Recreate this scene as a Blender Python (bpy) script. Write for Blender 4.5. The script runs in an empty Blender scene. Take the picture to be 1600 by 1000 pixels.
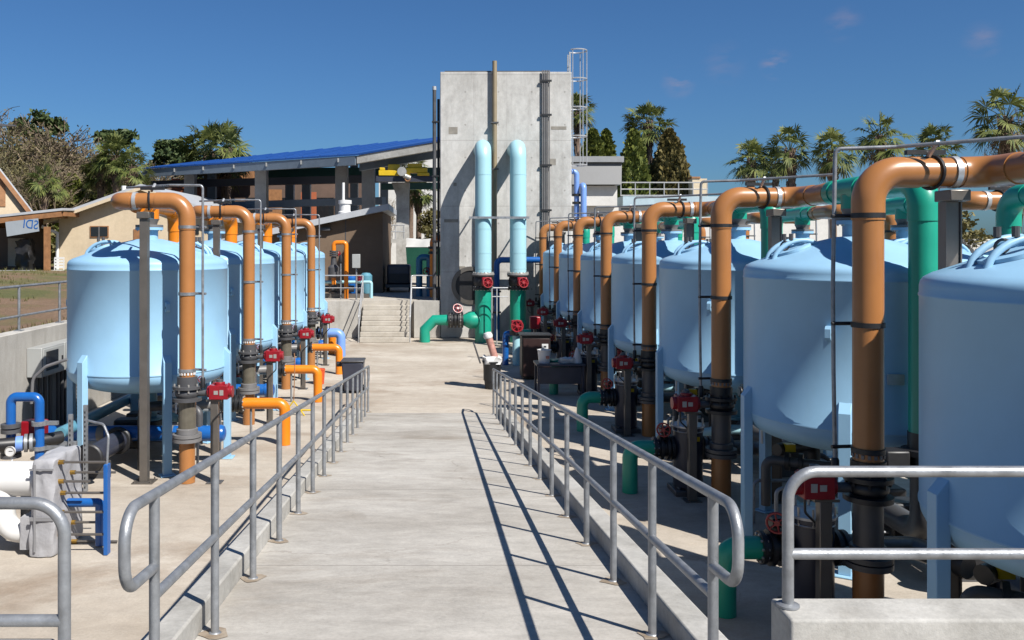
import bpy, math, random
from mathutils import Vector, Matrix

# ------------------------------------------------------------------ camera, sky, sun
S = bpy.context.scene
COL = S.collection
R = math.radians
F = 1350.0            # focal length in photo pixels
CX, CY, EYE = 685.0, 383.0, 3.42
cam = bpy.data.cameras.new('camera')
camo = bpy.data.objects.new('camera', cam)
COL.objects.link(camo)
camo.location = (0, 0, EYE)
camo.rotation_euler = (R(90), 0, 0)
cam.sensor_width = 36
cam.lens = 36 * F / 1600
cam.shift_x = (800 - CX) / 1600
cam.shift_y = -(500 - CY) / 1600
cam.clip_start = 0.05
cam.clip_end = 3000
S.camera = camo

SUN = Vector((0.625, -0.706, 1.0)).normalized()
world = bpy.data.worlds.new('World')
S.world = world
world.use_nodes = True
wn, wl = world.node_tree.nodes, world.node_tree.links
for n in list(wn):
    wn.remove(n)
wout = wn.new('ShaderNodeOutputWorld')
wbg = wn.new('ShaderNodeBackground')
sky = wn.new('ShaderNodeTexSky')
sky.sky_type = 'NISHITA'
sky.sun_disc = False
sky.sun_elevation = math.asin(SUN.z)
sky.sun_rotation = math.atan2(SUN.x, SUN.y)
sky.air_density = 1.0
sky.dust_density = 0.9
sky.ozone_density = 3.0
wbg.inputs['Strength'].default_value = 0.05
tint = wn.new('ShaderNodeMix')
tint.data_type = 'RGBA'
tint.blend_type = 'MULTIPLY'
tint.inputs[0].default_value = 1
tint.inputs[7].default_value = (0.425, 0.715, 1.03, 1)
wl.new(sky.outputs[0], tint.inputs[6])
# a few faint wisps of cloud, fixed in the sky
wtc = wn.new('ShaderNodeTexCoord')
wmp = wn.new('ShaderNodeMapping')
wmp.inputs['Scale'].default_value = (20, 20, 55)
wl.new(wtc.outputs['Generated'], wmp.inputs[0])
wnz = wn.new('ShaderNodeTexNoise')
wnz.inputs['Scale'].default_value = 1.3
wnz.inputs['Detail'].default_value = 7
wl.new(wmp.outputs[0], wnz.inputs['Vector'])
prev = None
for (cpx, cpy, rad_, amt) in ((1212, 100, 0.020, 1.0), (1060, 128, 0.022, 0.8), (1535, 62, 0.022, 0.45), (1318, 35, 0.024, 0.35), (1130, 100, 0.03, 0.25)):
    dv = Vector(((cpx - CX) / F, 1.0, (CY - cpy) / F)).normalized()
    df = wn.new('ShaderNodeVectorMath')
    df.operation = 'DISTANCE'
    df.inputs[1].default_value = dv
    wl.new(wtc.outputs['Generated'], df.inputs[0])
    mr_ = wn.new('ShaderNodeMapRange')
    mr_.interpolation_type = 'SMOOTHSTEP'
    mr_.inputs[1].default_value = 0.0
    mr_.inputs[2].default_value = rad_
    mr_.inputs[3].default_value = amt
    mr_.inputs[4].default_value = 0.0
    wl.new(df.outputs['Value'], mr_.inputs[0])
    if prev is None:
        prev = mr_.outputs[0]
    else:
        ad = wn.new('ShaderNodeMath')
        ad.operation = 'MAXIMUM'
        wl.new(prev, ad.inputs[0])
        wl.new(mr_.outputs[0], ad.inputs[1])
        prev = ad.outputs[0]
wmr = wn.new('ShaderNodeMapRange')
wmr.inputs[1].default_value = 0.42
wmr.inputs[2].default_value = 0.75
wl.new(wnz.outputs['Fac'], wmr.inputs[0])
wmul = wn.new('ShaderNodeMath')
wmul.operation = 'MULTIPLY'
wl.new(wmr.outputs[0], wmul.inputs[0])
wl.new(prev, wmul.inputs[1])
wmix = wn.new('ShaderNodeMix')
wmix.data_type = 'RGBA'
wmix.inputs[7].default_value = (4.3, 3.6, 4.5, 1)
wl.new(wmul.outputs[0], wmix.inputs[0])
wl.new(tint.outputs[2], wmix.inputs[6])
wl.new(wmix.outputs[2], wbg.inputs['Color'])
wl.new(wbg.outputs[0], wout.inputs['Surface'])

sl = bpy.data.lights.new('sun', 'SUN')
sl.energy = 5.0
sl.angle = R(0.5)
sl.color = (1.0, 0.955, 0.89)
so = bpy.data.objects.new('sun', sl)
COL.objects.link(so)
so.rotation_euler = SUN.to_track_quat('Z', 'Y').to_euler()
so.location = (20, -20, 40)

S.view_settings.view_transform = 'Standard'
S.view_settings.look = 'None'
S.view_settings.gamma = 1
S.view_settings.exposure = 0.80

rnd = random.Random(7)


def at(x, y, Z):
    """photo pixel at depth Z -> world point"""
    return Vector(((x - CX) * Z / F, Z, EYE - (y - CY) * Z / F))


# ------------------------------------------------------------------ mesh helpers
WHOLE = {'bolt_circle', 'lid_bolt_circle', 'slot_pattern', 'dash_marking', 'roof_seam', 'crown', 'trunk', 'rafter', 'backrest', 'handwheel', 'gauge', 'steps', 'rung'}


class MB:
    def __init__(self):
        self.v, self.f, self.parts = [], [], []

    def add(self, vs, fs):
        b, fb = len(self.v), len(self.f)
        self.v += [tuple(p) for p in vs]
        self.f += [tuple(i + b for i in q) for q in fs]
        self.parts.append((b, len(self.v), fb, len(self.f)))
        return self

    def hexa(self, p):      # 8 points: bottom ring 0-3, top ring 4-7 (ccw from above)
        return self.add(p, [(3, 2, 1, 0), (4, 5, 6, 7), (0, 1, 5, 4), (1, 2, 6, 5), (2, 3, 7, 6), (3, 0, 4, 7)])

    def box(self, c, s, rz=0, M=None):
        x, y, z = s[0] / 2, s[1] / 2, s[2] / 2
        p = [Vector(q) for q in ((-x, -y, -z), (x, -y, -z), (x, y, -z), (-x, y, -z), (-x, -y, z), (x, -y, z), (x, y, z), (-x, y, z))]
        m = M if M is not None else Matrix.Rotation(rz, 4, 'Z')
        return self.hexa([m @ q + Vector(c) for q in p])

    def bx(self, x0, x1, y0, y1, z0, z1):
        return self.box(((x0 + x1) / 2, (y0 + y1) / 2, (z0 + z1) / 2), (abs(x1 - x0), abs(y1 - y0), abs(z1 - z0)))

    def tube(self, pts, r, n=14, bend=0.0, caps=True, seg=6, r1=None):
        pts = [Vector(p) for p in pts]
        path = [pts[0]]
        for i in range(1, len(pts) - 1):
            a, b, c = pts[i - 1], pts[i], pts[i + 1]
            d0, d1 = (a - b), (c - b)
            ang = d0.angle(d1, math.pi)
            if bend <= 0 or ang > math.pi - 0.03:
                path.append(b)
                continue
            t = min(bend / math.tan(ang / 2), d0.length * 0.49 if i > 1 else d0.length * 0.98, d1.length * 0.49 if i < len(pts) - 2 else d1.length * 0.98)
            rr = t * math.tan(ang / 2)
            u, w = d0.normalized(), d1.normalized()
            cc = b + (u + w).normalized() * (rr / math.sin(ang / 2))
            s0, s1 = b + u * t - cc, b + w * t - cc
            tot = s0.angle(s1)
            ax = s0.cross(s1).normalized()
            for k in range(seg + 1):
                path.append(cc + Matrix.Rotation(tot * k / seg, 3, ax) @ s0)
        path.append(pts[-1])
        q = [path[0]]
        for p in path[1:]:
            if (p - q[-1]).length > 1e-5:
                q.append(p)
        path = q
        T = []
        for i in range(len(path)):
            if i == 0:
                t = path[1] - path[0]
            elif i == len(path) - 1:
                t = path[-1] - path[-2]
            else:
                t = (path[i] - path[i - 1]).normalized() + (path[i + 1] - path[i]).normalized()
            T.append(t.normalized())
        nrm = T[0].orthogonal().normalized()
        vs, fs = [], []
        for i, p in enumerate(path):
            if i:
                nrm = (T[i - 1].rotation_difference(T[i]) @ nrm)
                nrm = (nrm - T[i] * nrm.dot(T[i])).normalized()
            bi = T[i].cross(nrm)
            k = 1.0
            if 0 < i < len(path) - 1:
                h = (path[i] - path[i - 1]).angle(path[i + 1] - path[i], 0) / 2
                k = 1 / max(0.5, math.cos(h))
            rad = r if r1 is None else r + (r1 - r) * i / (len(path) - 1)
            for j in range(n):
                a = 2 * math.pi * j / n
                vs.append(p + nrm * math.cos(a) * rad + bi * math.sin(a) * rad * (k if k < 1.05 else 1))
        for i in range(len(path) - 1):
            for j in range(n):
                a, b = i * n + j, i * n + (j + 1) % n
                fs.append((a, b, b + n, a + n))
        if caps:
            fs.append(tuple(reversed(range(n))))
            fs.append(tuple(range((len(path) - 1) * n, len(path) * n)))
        return self.add(vs, fs)

    def cyl(self, p0, p1, r, n=20, r1=None):
        return self.tube([p0, p1], r, n, r1=r1)

    def lathe(self, prof, n=32, M=None):
        M = M or Matrix.Identity(4)
        vs, fs = [], []
        for (r, z) in prof:
            for j in range(n):
                a = 2 * math.pi * j / n
                vs.append(M @ Vector((r * math.cos(a), r * math.sin(a), z)))
        for i in range(len(prof) - 1):
            for j in range(n):
                a, b = i * n + j, i * n + (j + 1) % n
                fs.append((a, b, b + n, a + n))
        if prof[0][0] > 1e-6:
            fs.append(tuple(reversed(range(n))))
        if prof[-1][0] > 1e-6:
            fs.append(tuple(range((len(prof) - 1) * n, len(prof) * n)))
        return self.add(vs, fs)

    def disc(self, c, axis, r, t, n=20):
        a = Vector(axis).normalized() * (t / 2)
        c = Vector(c)
        return self.cyl(c - a, c + a, r, n)

    def ring(self, c, axis, R0, r, n=20, m=6):
        q = Vector((0, 0, 1)).rotation_difference(Vector(axis))
        vs, fs = [], []
        for i in range(n):
            a = 2 * math.pi * i / n
            for j in range(m):
                b = 2 * math.pi * j / m
                vs.append(q @ Vector(((R0 + r * math.cos(b)) * math.cos(a), (R0 + r * math.cos(b)) * math.sin(a), r * math.sin(b))) + Vector(c))
        for i in range(n):
            for j in range(m):
                fs.append((i * m + j, ((i + 1) % n) * m + j, ((i + 1) % n) * m + (j + 1) % m, i * m + (j + 1) % m))
        return self.add(vs, fs)

    def groups(self):
        """pieces added by separate add() calls whose boxes do not touch"""
        bb = []
        for (a, b, fa, fb) in self.parts:
            q = self.v[a:b]
            bb.append([min(p[i] for p in q) - 0.012 for i in range(3)] + [max(p[i] for p in q) + 0.012 for i in range(3)])
        n = len(bb)
        par = list(range(n))

        def find(i):
            while par[i] != i:
                i = par[i]
            return i
        for i in range(n):
            for j in range(i):
                if all(bb[i][k] < bb[j][k + 3] and bb[j][k] < bb[i][k + 3] for k in range(3)):
                    par[find(i)] = find(j)
        out = {}
        for i in range(n):
            out.setdefault(find(i), []).append(i)
        return list(out.values())

    def build(self, name, mat, parent=None, bevel=0.0, angle=38):
        if parent is not None and name not in WHOLE and 1 < len(self.parts) < 60 and self.parts[-1][1] == len(self.v):
            gs = self.groups()
            if len(gs) > 1:
                first = None
                for gidx in gs:
                    m = MB()
                    for i in gidx:
                        a, b, fa, fb = self.parts[i]
                        m.add(self.v[a:b], [tuple(k - a for k in f) for f in self.f[fa:fb]])
                    m.parts = [(0, len(m.v), 0, len(m.f))]
                    o = m.build(name, mat, parent, bevel, angle)
                    first = first or o
                return first
        me = bpy.data.meshes.new(name)
        me.from_pydata(self.v, [], self.f)
        me.validate()
        me.polygons.foreach_set('use_smooth', [True] * len(me.polygons))
        me.set_sharp_from_angle(angle=R(angle))
        me.materials.append(mat)
        me.update()
        o = bpy.data.objects.new(name, me)
        COL.objects.link(o)
        if parent is not None:
            o.parent = parent
        if bevel:
            b = o.modifiers.new('bevel', 'BEVEL')
            b.width = bevel
            b.segments = 2
            b.limit_method = 'ANGLE'
            b.angle_limit = R(40)
            b.harden_normals = False
        return o


def tag(o, label, cat, group=None):
    o['label'] = label
    o['category'] = cat
    if group:
        o['group'] = group
    return o


def thing(name, label, cat, loc=(0, 0, 0), rz=0.0, group=None):
    o = bpy.data.objects.new(name, None)
    o.empty_display_size = 0.2
    COL.objects.link(o)
    o.location = loc
    o.rotation_euler = (0, 0, rz)
    return tag(o, label, cat, group)


def struct(o, kind='structure'):
    o['kind'] = kind
    return o


def dup(src, loc, label, rz=None, scale=None):
    c = src.copy()
    COL.objects.link(c)
    c.location = loc
    c['label'] = label
    if rz is not None:
        c.rotation_euler = (0, 0, rz)
    if scale is not None:
        c.scale = (scale,) * 3 if not isinstance(scale, tuple) else scale

    def rec(a, b):
        for ch in [k for k in a.children]:
            d = ch.copy()
            COL.objects.link(d)
            d.parent = b
            rec(ch, d)
    rec(src, c)
    return c


# ------------------------------------------------------------------ materials
def newmat(name):
    m = bpy.data.materials.new(name)
    m.use_nodes = True
    nt = m.node_tree
    return m, nt, nt.nodes['Principled BSDF']


def N(nt, t, **kw):
    n = nt.nodes.new(t)
    for k, v in kw.items():
        if k in n.inputs:
            n.inputs[k].default_value = v
        else:
            setattr(n, k, v)
    return n


K = 0.70       # overall reflectance scale, set together with the exposure


def kc(c):
    return tuple(x * K for x in c)


def paint(name, col, rough=0.4, metal=0.0, var=0.12, scale=3.0, bump=0.0, spec=0.5, dirt=0.0, dirtcol=(0.2, 0.15, 0.1)):
    col, dirtcol = kc(col), kc(dirtcol)
    m, nt, b = newmat(name)
    L = nt.links
    tc = N(nt, 'ShaderNodeTexCoord')
    nz = N(nt, 'ShaderNodeTexNoise', Scale=scale, Detail=6.0, Roughness=0.6)
    L.new(tc.outputs['Object'], nz.inputs['Vector'])
    mr = N(nt, 'ShaderNodeMapRange')
    mr.inputs[1].default_value = 0.3
    mr.inputs[2].default_value = 0.7
    mr.inputs[3].default_value = 1 - var
    mr.inputs[4].default_value = 1 + var * 0.6
    L.new(nz.outputs['Fac'], mr.inputs[0])
    mx = N(nt, 'ShaderNodeMix', data_type='RGBA', blend_type='MULTIPLY')
    mx.inputs[0].default_value = 1
    mx.inputs[6].default_value = (*col, 1)
    L.new(mr.outputs[0], mx.inputs[7])
    out = mx.outputs[2]
    if dirt > 0:
        n2 = N(nt, 'ShaderNodeTexNoise', Scale=scale * 2.3, Detail=8.0, Roughness=0.7)
        mp = N(nt, 'ShaderNodeMapping')
        mp.inputs['Scale'].default_value = (1.6, 1.6, 0.35)
        L.new(tc.outputs['Object'], mp.inputs[0])
        L.new(mp.outputs[0], n2.inputs['Vector'])
        r2 = N(nt, 'ShaderNodeMapRange')
        r2.inputs[1].default_value = 0.55
        r2.inputs[2].default_value = 0.8
        r2.inputs[3].default_value = 0
        r2.inputs[4].default_value = dirt
        L.new(n2.outputs['Fac'], r2.inputs[0])
        m2 = N(nt, 'ShaderNodeMix', data_type='RGBA')
        L.new(r2.outputs[0], m2.inputs[0])
        L.new(out, m2.inputs[6])
        m2.inputs[7].default_value = (*dirtcol, 1)
        out = m2.outputs[2]
    L.new(out, b.inputs['Base Color'])
    rr = N(nt, 'ShaderNodeMapRange')
    rr.inputs[3].default_value = max(0.05, rough - 0.08)
    rr.inputs[4].default_value = min(1, rough + 0.12)
    L.new(nz.outputs['Fac'], rr.inputs[0])
    L.new(rr.outputs[0], b.inputs['Roughness'])
    b.inputs['Metallic'].default_value = metal
    b.inputs['Specular IOR Level'].default_value = spec
    if bump:
        n3 = N(nt, 'ShaderNodeTexNoise', Scale=scale * 8, Detail=4.0)
        L.new(tc.outputs['Object'], n3.inputs['Vector'])
        bp = N(nt, 'ShaderNodeBump', Strength=bump, Distance=0.02)
        L.new(n3.outputs['Fac'], bp.inputs['Height'])
        L.new(bp.outputs[0], b.inputs['Normal'])
    return m


def concrete(name, c0, c1, stain=(0.22, 0.15, 0.09), stain_amt=0.5, scale=0.6, joints=0.0, streak=(1, 1, 1), boards=False, rough=0.85, mottle=0.10, cracks=0.0, ties=False, drips=0.0):
    c0, c1, stain = kc(c0), kc(c1), kc(stain)
    m, nt, b = newmat(name)
    L = nt.links
    tc = N(nt, 'ShaderNodeTexCoord')
    P = tc.outputs['Object']
    big = N(nt, 'ShaderNodeTexNoise', Scale=scale, Detail=7.0, Roughness=0.62)
    mp = N(nt, 'ShaderNodeMapping')
    mp.inputs['Scale'].default_value = streak
    L.new(P, mp.inputs[0])
    L.new(mp.outputs[0], big.inputs['Vector'])
    cr = N(nt, 'ShaderNodeValToRGB')
    cr.color_ramp.elements[0].position = 0.32
    cr.color_ramp.elements[0].color = (*c0, 1)
    cr.color_ramp.elements[1].position = 0.68
    cr.color_ramp.elements[1].color = (*c1, 1)
    L.new(big.outputs['Fac'], cr.inputs[0])
    st = N(nt, 'ShaderNodeTexNoise', Scale=scale * 0.9, Detail=9.0, Roughness=0.66, Distortion=0.6)
    mp2 = N(nt, 'ShaderNodeMapping')
    mp2.inputs['Location'].default_value = (11.3, 4.1, 7.7)
    mp2.inputs['Scale'].default_value = streak
    L.new(P, mp2.inputs[0])
    L.new(mp2.outputs[0], st.inputs['Vector'])
    sr = N(nt, 'ShaderNodeMapRange')
    sr.inputs[1].default_value = 0.52
    sr.inputs[2].default_value = 0.78
    sr.inputs[3].default_value = 0
    sr.inputs[4].default_value = stain_amt
    L.new(st.outputs['Fac'], sr.inputs[0])
    mx = N(nt, 'ShaderNodeMix', data_type='RGBA')
    L.new(sr.outputs[0], mx.inputs[0])
    L.new(cr.outputs[0], mx.inputs[6])
    mx.inputs[7].default_value = (*stain, 1)
    fine = N(nt, 'ShaderNodeTexNoise', Scale=38.0, Detail=5.0, Roughness=0.7)
    L.new(P, fine.inputs['Vector'])
    fr = N(nt, 'ShaderNodeMapRange')
    fr.inputs[1].default_value = 0.25
    fr.inputs[2].default_value = 0.75
    fr.inputs[3].default_value = 0.86
    fr.inputs[4].default_value = 1.1
    L.new(fine.outputs['Fac'], fr.inputs[0])
    m3 = N(nt, 'ShaderNodeMix', data_type='RGBA', blend_type='MULTIPLY')
    m3.inputs[0].default_value = 1
    L.new(mx.outputs[2], m3.inputs[6])
    L.new(fr.outputs[0], m3.inputs[7])
    mid = N(nt, 'ShaderNodeTexNoise', Scale=4.5, Detail=8.0, Roughness=0.72, Distortion=0.3)
    L.new(mp.outputs[0], mid.inputs['Vector'])
    md = N(nt, 'ShaderNodeMapRange')
    md.inputs[1].default_value = 0.3
    md.inputs[2].default_value = 0.7
    md.inputs[3].default_value = 1 - mottle
    md.inputs[4].default_value = 1 + mottle * 0.6
    L.new(mid.outputs['Fac'], md.inputs[0])
    m5 = N(nt, 'ShaderNodeMix', data_type='RGBA', blend_type='MULTIPLY')
    m5.inputs[0].default_value = 1
    L.new(m3.outputs[2], m5.inputs[6])
    L.new(md.outputs[0], m5.inputs[7])
    out = m5.outputs[2]
    # pores / bug holes
    vo = N(nt, 'ShaderNodeTexVoronoi', Scale=7.0)
    L.new(P, vo.inputs['Vector'])
    vr = N(nt, 'ShaderNodeMapRange')
    vr.inputs[1].default_value = 0.03
    vr.inputs[2].default_value = 0.075
    vr.inputs[3].default_value = 0.35
    vr.inputs[4].default_value = 0
    L.new(vo.outputs['Distance'], vr.inputs[0])
    m4 = N(nt, 'ShaderNodeMix', data_type='RGBA')
    L.new(vr.outputs[0], m4.inputs[0])
    L.new(out, m4.inputs[6])
    m4.inputs[7].default_value = (c0[0] * 0.5, c0[1] * 0.5, c0[2] * 0.5, 1)
    out = m4.outputs[2]
    sx = N(nt, 'ShaderNodeSeparateXYZ')
    L.new(P, sx.inputs[0])

    def jline(sock, period, w, dark, out):
        dv = N(nt, 'ShaderNodeMath', operation='DIVIDE')
        dv.inputs[1].default_value = period
        L.new(sock, dv.inputs[0])
        fr_ = N(nt, 'ShaderNodeMath', operation='FRACT')
        L.new(dv.outputs[0], fr_.inputs[0])
        lt = N(nt, 'ShaderNodeMath', operation='LESS_THAN')
        lt.inputs[1].default_value = w / period
        L.new(fr_.outputs[0], lt.inputs[0])
        ml = N(nt, 'ShaderNodeMath', operation='MULTIPLY')
        ml.inputs[1].default_value = dark
        L.new(lt.outputs[0], ml.inputs[0])
        mm = N(nt, 'ShaderNodeMix', data_type='RGBA')
        L.new(ml.outputs[0], mm.inputs[0])
        L.new(out, mm.inputs[6])
        mm.inputs[7].default_value = (0.1, 0.09, 0.08, 1)
        return mm.outputs[2]
    if joints:
        out = jline(sx.outputs['Y'], joints, 0.018, 0.4, out)
    if boards:
        out = jline(sx.outputs['Z'], 2.42, 0.03, 0.28, out)
        out = jline(sx.outputs['X'], 1.22, 0.02, 0.2, out)
    if cracks:
        wob = N(nt, 'ShaderNodeTexNoise', Scale=1.6, Detail=6.0, Roughness=0.65)
        L.new(P, wob.inputs['Vector'])
        va = N(nt, 'ShaderNodeMix', data_type='VECTOR')
        va.inputs[0].default_value = 0.35
        L.new(P, va.inputs[4])
        L.new(wob.outputs['Color'], va.inputs[5])
        vc = N(nt, 'ShaderNodeTexVoronoi', Scale=0.42, feature='DISTANCE_TO_EDGE')
        L.new(va.outputs[1], vc.inputs['Vector'])
        vm = N(nt, 'ShaderNodeMapRange')
        vm.inputs[1].default_value = 0.0015
        vm.inputs[2].default_value = 0.004
        vm.inputs[3].default_value = cracks
        vm.inputs[4].default_value = 0
        L.new(vc.outputs['Distance'], vm.inputs[0])
        mk = N(nt, 'ShaderNodeMapRange')
        mk.inputs[1].default_value = 0.50
        mk.inputs[2].default_value = 0.58
        L.new(big.outputs['Fac'], mk.inputs[0])
        mu = N(nt, 'ShaderNodeMath', operation='MULTIPLY')
        L.new(vm.outputs[0], mu.inputs[0])
        L.new(mk.outputs[0], mu.inputs[1])
        m6 = N(nt, 'ShaderNodeMix', data_type='RGBA')
        L.new(mu.outputs[0], m6.inputs[0])
        L.new(out, m6.inputs[6])
        m6.inputs[7].default_value = (0.12, 0.1, 0.085, 1)
        out = m6.outputs[2]
    if drips:
        mpd = N(nt, 'ShaderNodeMapping')
        mpd.inputs['Scale'].default_value = (2.6, 2.6, 0.16)
        L.new(P, mpd.inputs[0])
        nd = N(nt, 'ShaderNodeTexNoise', Scale=1.0, Detail=9.0, Roughness=0.7)
        L.new(mpd.outputs[0], nd.inputs['Vector'])
        rd = N(nt, 'ShaderNodeMapRange')
        rd.inputs[1].default_value = 0.5
        rd.inputs[2].default_value = 0.78
        rd.inputs[3].default_value = 0
        rd.inputs[4].default_value = drips
        L.new(nd.outputs['Fac'], rd.inputs[0])
        m7 = N(nt, 'ShaderNodeMix', data_type='RGBA')
        L.new(rd.outputs[0], m7.inputs[0])
        L.new(out, m7.inputs[6])
        m7.inputs[7].default_value = (c0[0] * 0.45, c0[1] * 0.43, c0[2] * 0.40, 1)
        out = m7.outputs[2]
    if ties:
        ds = []
        for ax_, per, off in (('X', 1.22, 0.3), ('Z', 1.21, 0.62)):
            a1 = N(nt, 'ShaderNodeMath', operation='ADD')
            a1.inputs[1].default_value = off
            L.new(sx.outputs[ax_], a1.inputs[0])
            a2 = N(nt, 'ShaderNodeMath', operation='PINGPONG')
            a2.inputs[1].default_value = per / 2
            L.new(a1.outputs[0], a2.inputs[0])
            a3 = N(nt, 'ShaderNodeMath', operation='POWER')
            a3.inputs[1].default_value = 2
            L.new(a2.outputs[0], a3.inputs[0])
            ds.append(a3)
        a4 = N(nt, 'ShaderNodeMath', operation='ADD')
        L.new(ds[0].outputs[0], a4.inputs[0])
        L.new(ds[1].outputs[0], a4.inputs[1])
        a5 = N(nt, 'ShaderNodeMath', operation='LESS_THAN')
        a5.inputs[1].default_value = 0.0012
        L.new(a4.outputs[0], a5.inputs[0])
        a6 = N(nt, 'ShaderNodeMath', operation='MULTIPLY')
        a6.inputs[1].default_value = 0.5
        L.new(a5.outputs[0], a6.inputs[0])
        m8 = N(nt, 'ShaderNodeMix', data_type='RGBA')
        L.new(a6.outputs[0], m8.inputs[0])
        L.new(out, m8.inputs[6])
        m8.inputs[7].default_value = (0.14, 0.13, 0.12, 1)
        out = m8.outputs[2]
    L.new(out, b.inputs['Base Color'])
    b.inputs['Roughness'].default_value = rough
    b.inputs['Specular IOR Level'].default_value = 0.25
    bp = N(nt, 'ShaderNodeBump', Strength=0.25, Distance=0.01)
    L.new(fine.outputs['Fac'], bp.inputs['Height'])
    L.new(bp.outputs[0], b.inputs['Normal'])
    return m


def leafmat(name, a, b_, scale=0.7, trans=0.25):
    a, b_ = kc(kc((2 * x for x in a))), kc(kc((2 * x for x in b_)))
    m, nt, b = newmat(name)
    L = nt.links
    g = N(nt, 'ShaderNodeNewGeometry')
    cr = N(nt, 'ShaderNodeValToRGB')
    cr.color_ramp.elements[0].color = (*a, 1)
    cr.color_ramp.elements[1].color = (*b_, 1)
    L.new(g.outputs['Random Per Island'], cr.inputs[0])
    L.new(cr.outputs[0], b.inputs['Base Color'])
    b.inputs['Roughness'].default_value = 0.6
    b.inputs['Specular IOR Level'].default_value = 0.3
    if trans:
        tr = N(nt, 'ShaderNodeBsdfTranslucent')
        L.new(cr.outputs[0], tr.inputs['Color'])
        ms = N(nt, 'ShaderNodeMixShader')
        ms.inputs[0].default_value = trans
        L.new(b.outputs[0], ms.inputs[1])
        L.new(tr.outputs[0], ms.inputs[2])
        L.new(ms.outputs[0], nt.nodes['Material Output'].inputs['Surface'])
    return m


M = {}
M['tank'] = paint('tank_blue', (0.345, 0.60, 0.82), 0.40, var=0.08, scale=1.4, bump=0.02, spec=0.38, dirt=0.24, dirtcol=(0.33, 0.52, 0.64))
M['tankdark'] = paint('tank_teal', (0.12, 0.32, 0.42), 0.4)
M['brown'] = paint('brown_pvc', (0.44, 0.185, 0.058), 0.3, var=0.10, scale=2.0, dirt=0.12, dirtcol=(0.3, 0.16, 0.08))
M['orange'] = paint('orange_pvc', (0.86, 0.25, 0.012), 0.3, var=0.06)
M['green'] = paint('green_pvc', (0.012, 0.36, 0.24), 0.32, var=0.1)
M['cyan'] = paint('pale_cyan_pipe', (0.40, 0.69, 0.77), 0.4, var=0.04, scale=1.0, dirt=0.08, dirtcol=(0.35, 0.45, 0.45))
M['royal'] = paint('royal_blue_pipe', (0.012, 0.12, 0.42), 0.28, var=0.1)
M['peri'] = paint('periwinkle_pipe', (0.20, 0.36, 0.80), 0.35, var=0.06)
M['red'] = paint('red_enamel', (0.31, 0.007, 0.016), 0.38, var=0.15, scale=6)
M['galv'] = paint('galvanised_steel', (0.36, 0.375, 0.395), 0.42, metal=0.5, var=0.32, scale=11, bump=0.08, dirt=0.4, dirtcol=(0.2, 0.205, 0.215))
M['alu'] = paint('bright_aluminium', (0.62, 0.63, 0.64), 0.38, metal=0.45, var=0.15, scale=9)
M['steel'] = paint('stainless_post', (0.20, 0.18, 0.16), 0.34, metal=0.5, var=0.15, scale=5)
M['black'] = paint('black_rubber', (0.018, 0.018, 0.02), 0.45, var=0.2, scale=8)
M['dgrey'] = paint('dark_grey_pvc', (0.085, 0.085, 0.09), 0.42, var=0.2, scale=5)
M['dgrey2'] = paint('shaded_conduit', (0.07, 0.085, 0.11), 0.4, metal=0.3, var=0.2, scale=6)  # conduit tone darkened to stand for shade, assigned to no part
M['grey'] = paint('grey_pvc', (0.19, 0.185, 0.185), 0.45, var=0.15, scale=5)
M['smoke'] = paint('smoky_clear_pvc', (0.15, 0.135, 0.105), 0.18, var=0.2, scale=6)
M['navy'] = paint('navy_drum', (0.045, 0.05, 0.075), 0.38, var=0.2, scale=4)
M['white'] = paint('white_plastic', (0.78, 0.78, 0.77), 0.45, var=0.05)
M['cabinet'] = paint('cabinet_grey', (0.40, 0.41, 0.40), 0.45, var=0.05)
M['yellow'] = paint('crane_yellow', (0.75, 0.50, 0.01), 0.4)
M['bolt'] = paint('zinc_bolts', (0.60, 0.58, 0.54), 0.35, metal=0.5)
M['jacket'] = paint('quilted_grey_jacket', (0.42, 0.42, 0.44), 0.65, var=0.18, scale=3, bump=0.25)
M['ramp'] = concrete('ramp_concrete', (0.435, 0.405, 0.36), (0.59, 0.56, 0.51), stain=(0.27, 0.225, 0.175), stain_amt=0.85, scale=0.8, mottle=0.2, cracks=0.3, joints=2.9, streak=(0.75, 1.3, 1))
M['pad'] = concrete('pad_concrete', (0.43, 0.37, 0.30), (0.62, 0.56, 0.48), stain=(0.22, 0.14, 0.08), stain_amt=0.85, scale=0.5, mottle=0.15, cracks=0.3, joints=6.1, streak=(0.8, 1.2, 1))
M['grout'] = concrete('grout', (0.30, 0.235, 0.17), (0.47, 0.40, 0.32), stain_amt=0.4, scale=9)
M['curb'] = concrete('curb_concrete', (0.40, 0.385, 0.35), (0.60, 0.585, 0.55), stain=(0.27, 0.24, 0.2), stain_amt=0.55, scale=1.3, mottle=0.22)
M['wallc'] = concrete('retaining_concrete', (0.46, 0.44, 0.40), (0.60, 0.58, 0.54), stain_amt=0.4, scale=0.8, mottle=0.15, drips=0.4, boards=True, streak=(1, 1, 0.5))
M['towerc'] = concrete('tower_concrete', (0.50, 0.49, 0.465), (0.72, 0.71, 0.68), stain=(0.26, 0.245, 0.22), stain_amt=0.6, scale=0.6, mottle=0.18, ties=True, drips=0.45, boards=True, streak=(1.2, 1, 0.8))
M['stepc'] = concrete('step_concrete', (0.47, 0.43, 0.365), (0.60, 0.555, 0.485), stain_amt=0.3, scale=1.2)
M['colc'] = concrete('column_concrete', (0.34, 0.335, 0.33), (0.48, 0.475, 0.465), stain_amt=0.2, scale=0.7)
M['pale'] = concrete('pale_render', (0.66, 0.65, 0.62), (0.76, 0.75, 0.72), stain_amt=0.1, scale=0.4)
M['cream'] = concrete('cream_stucco', (0.68, 0.55, 0.385), (0.76, 0.63, 0.45), stain_amt=0.15, scale=0.5, drips=0.12)
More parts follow.
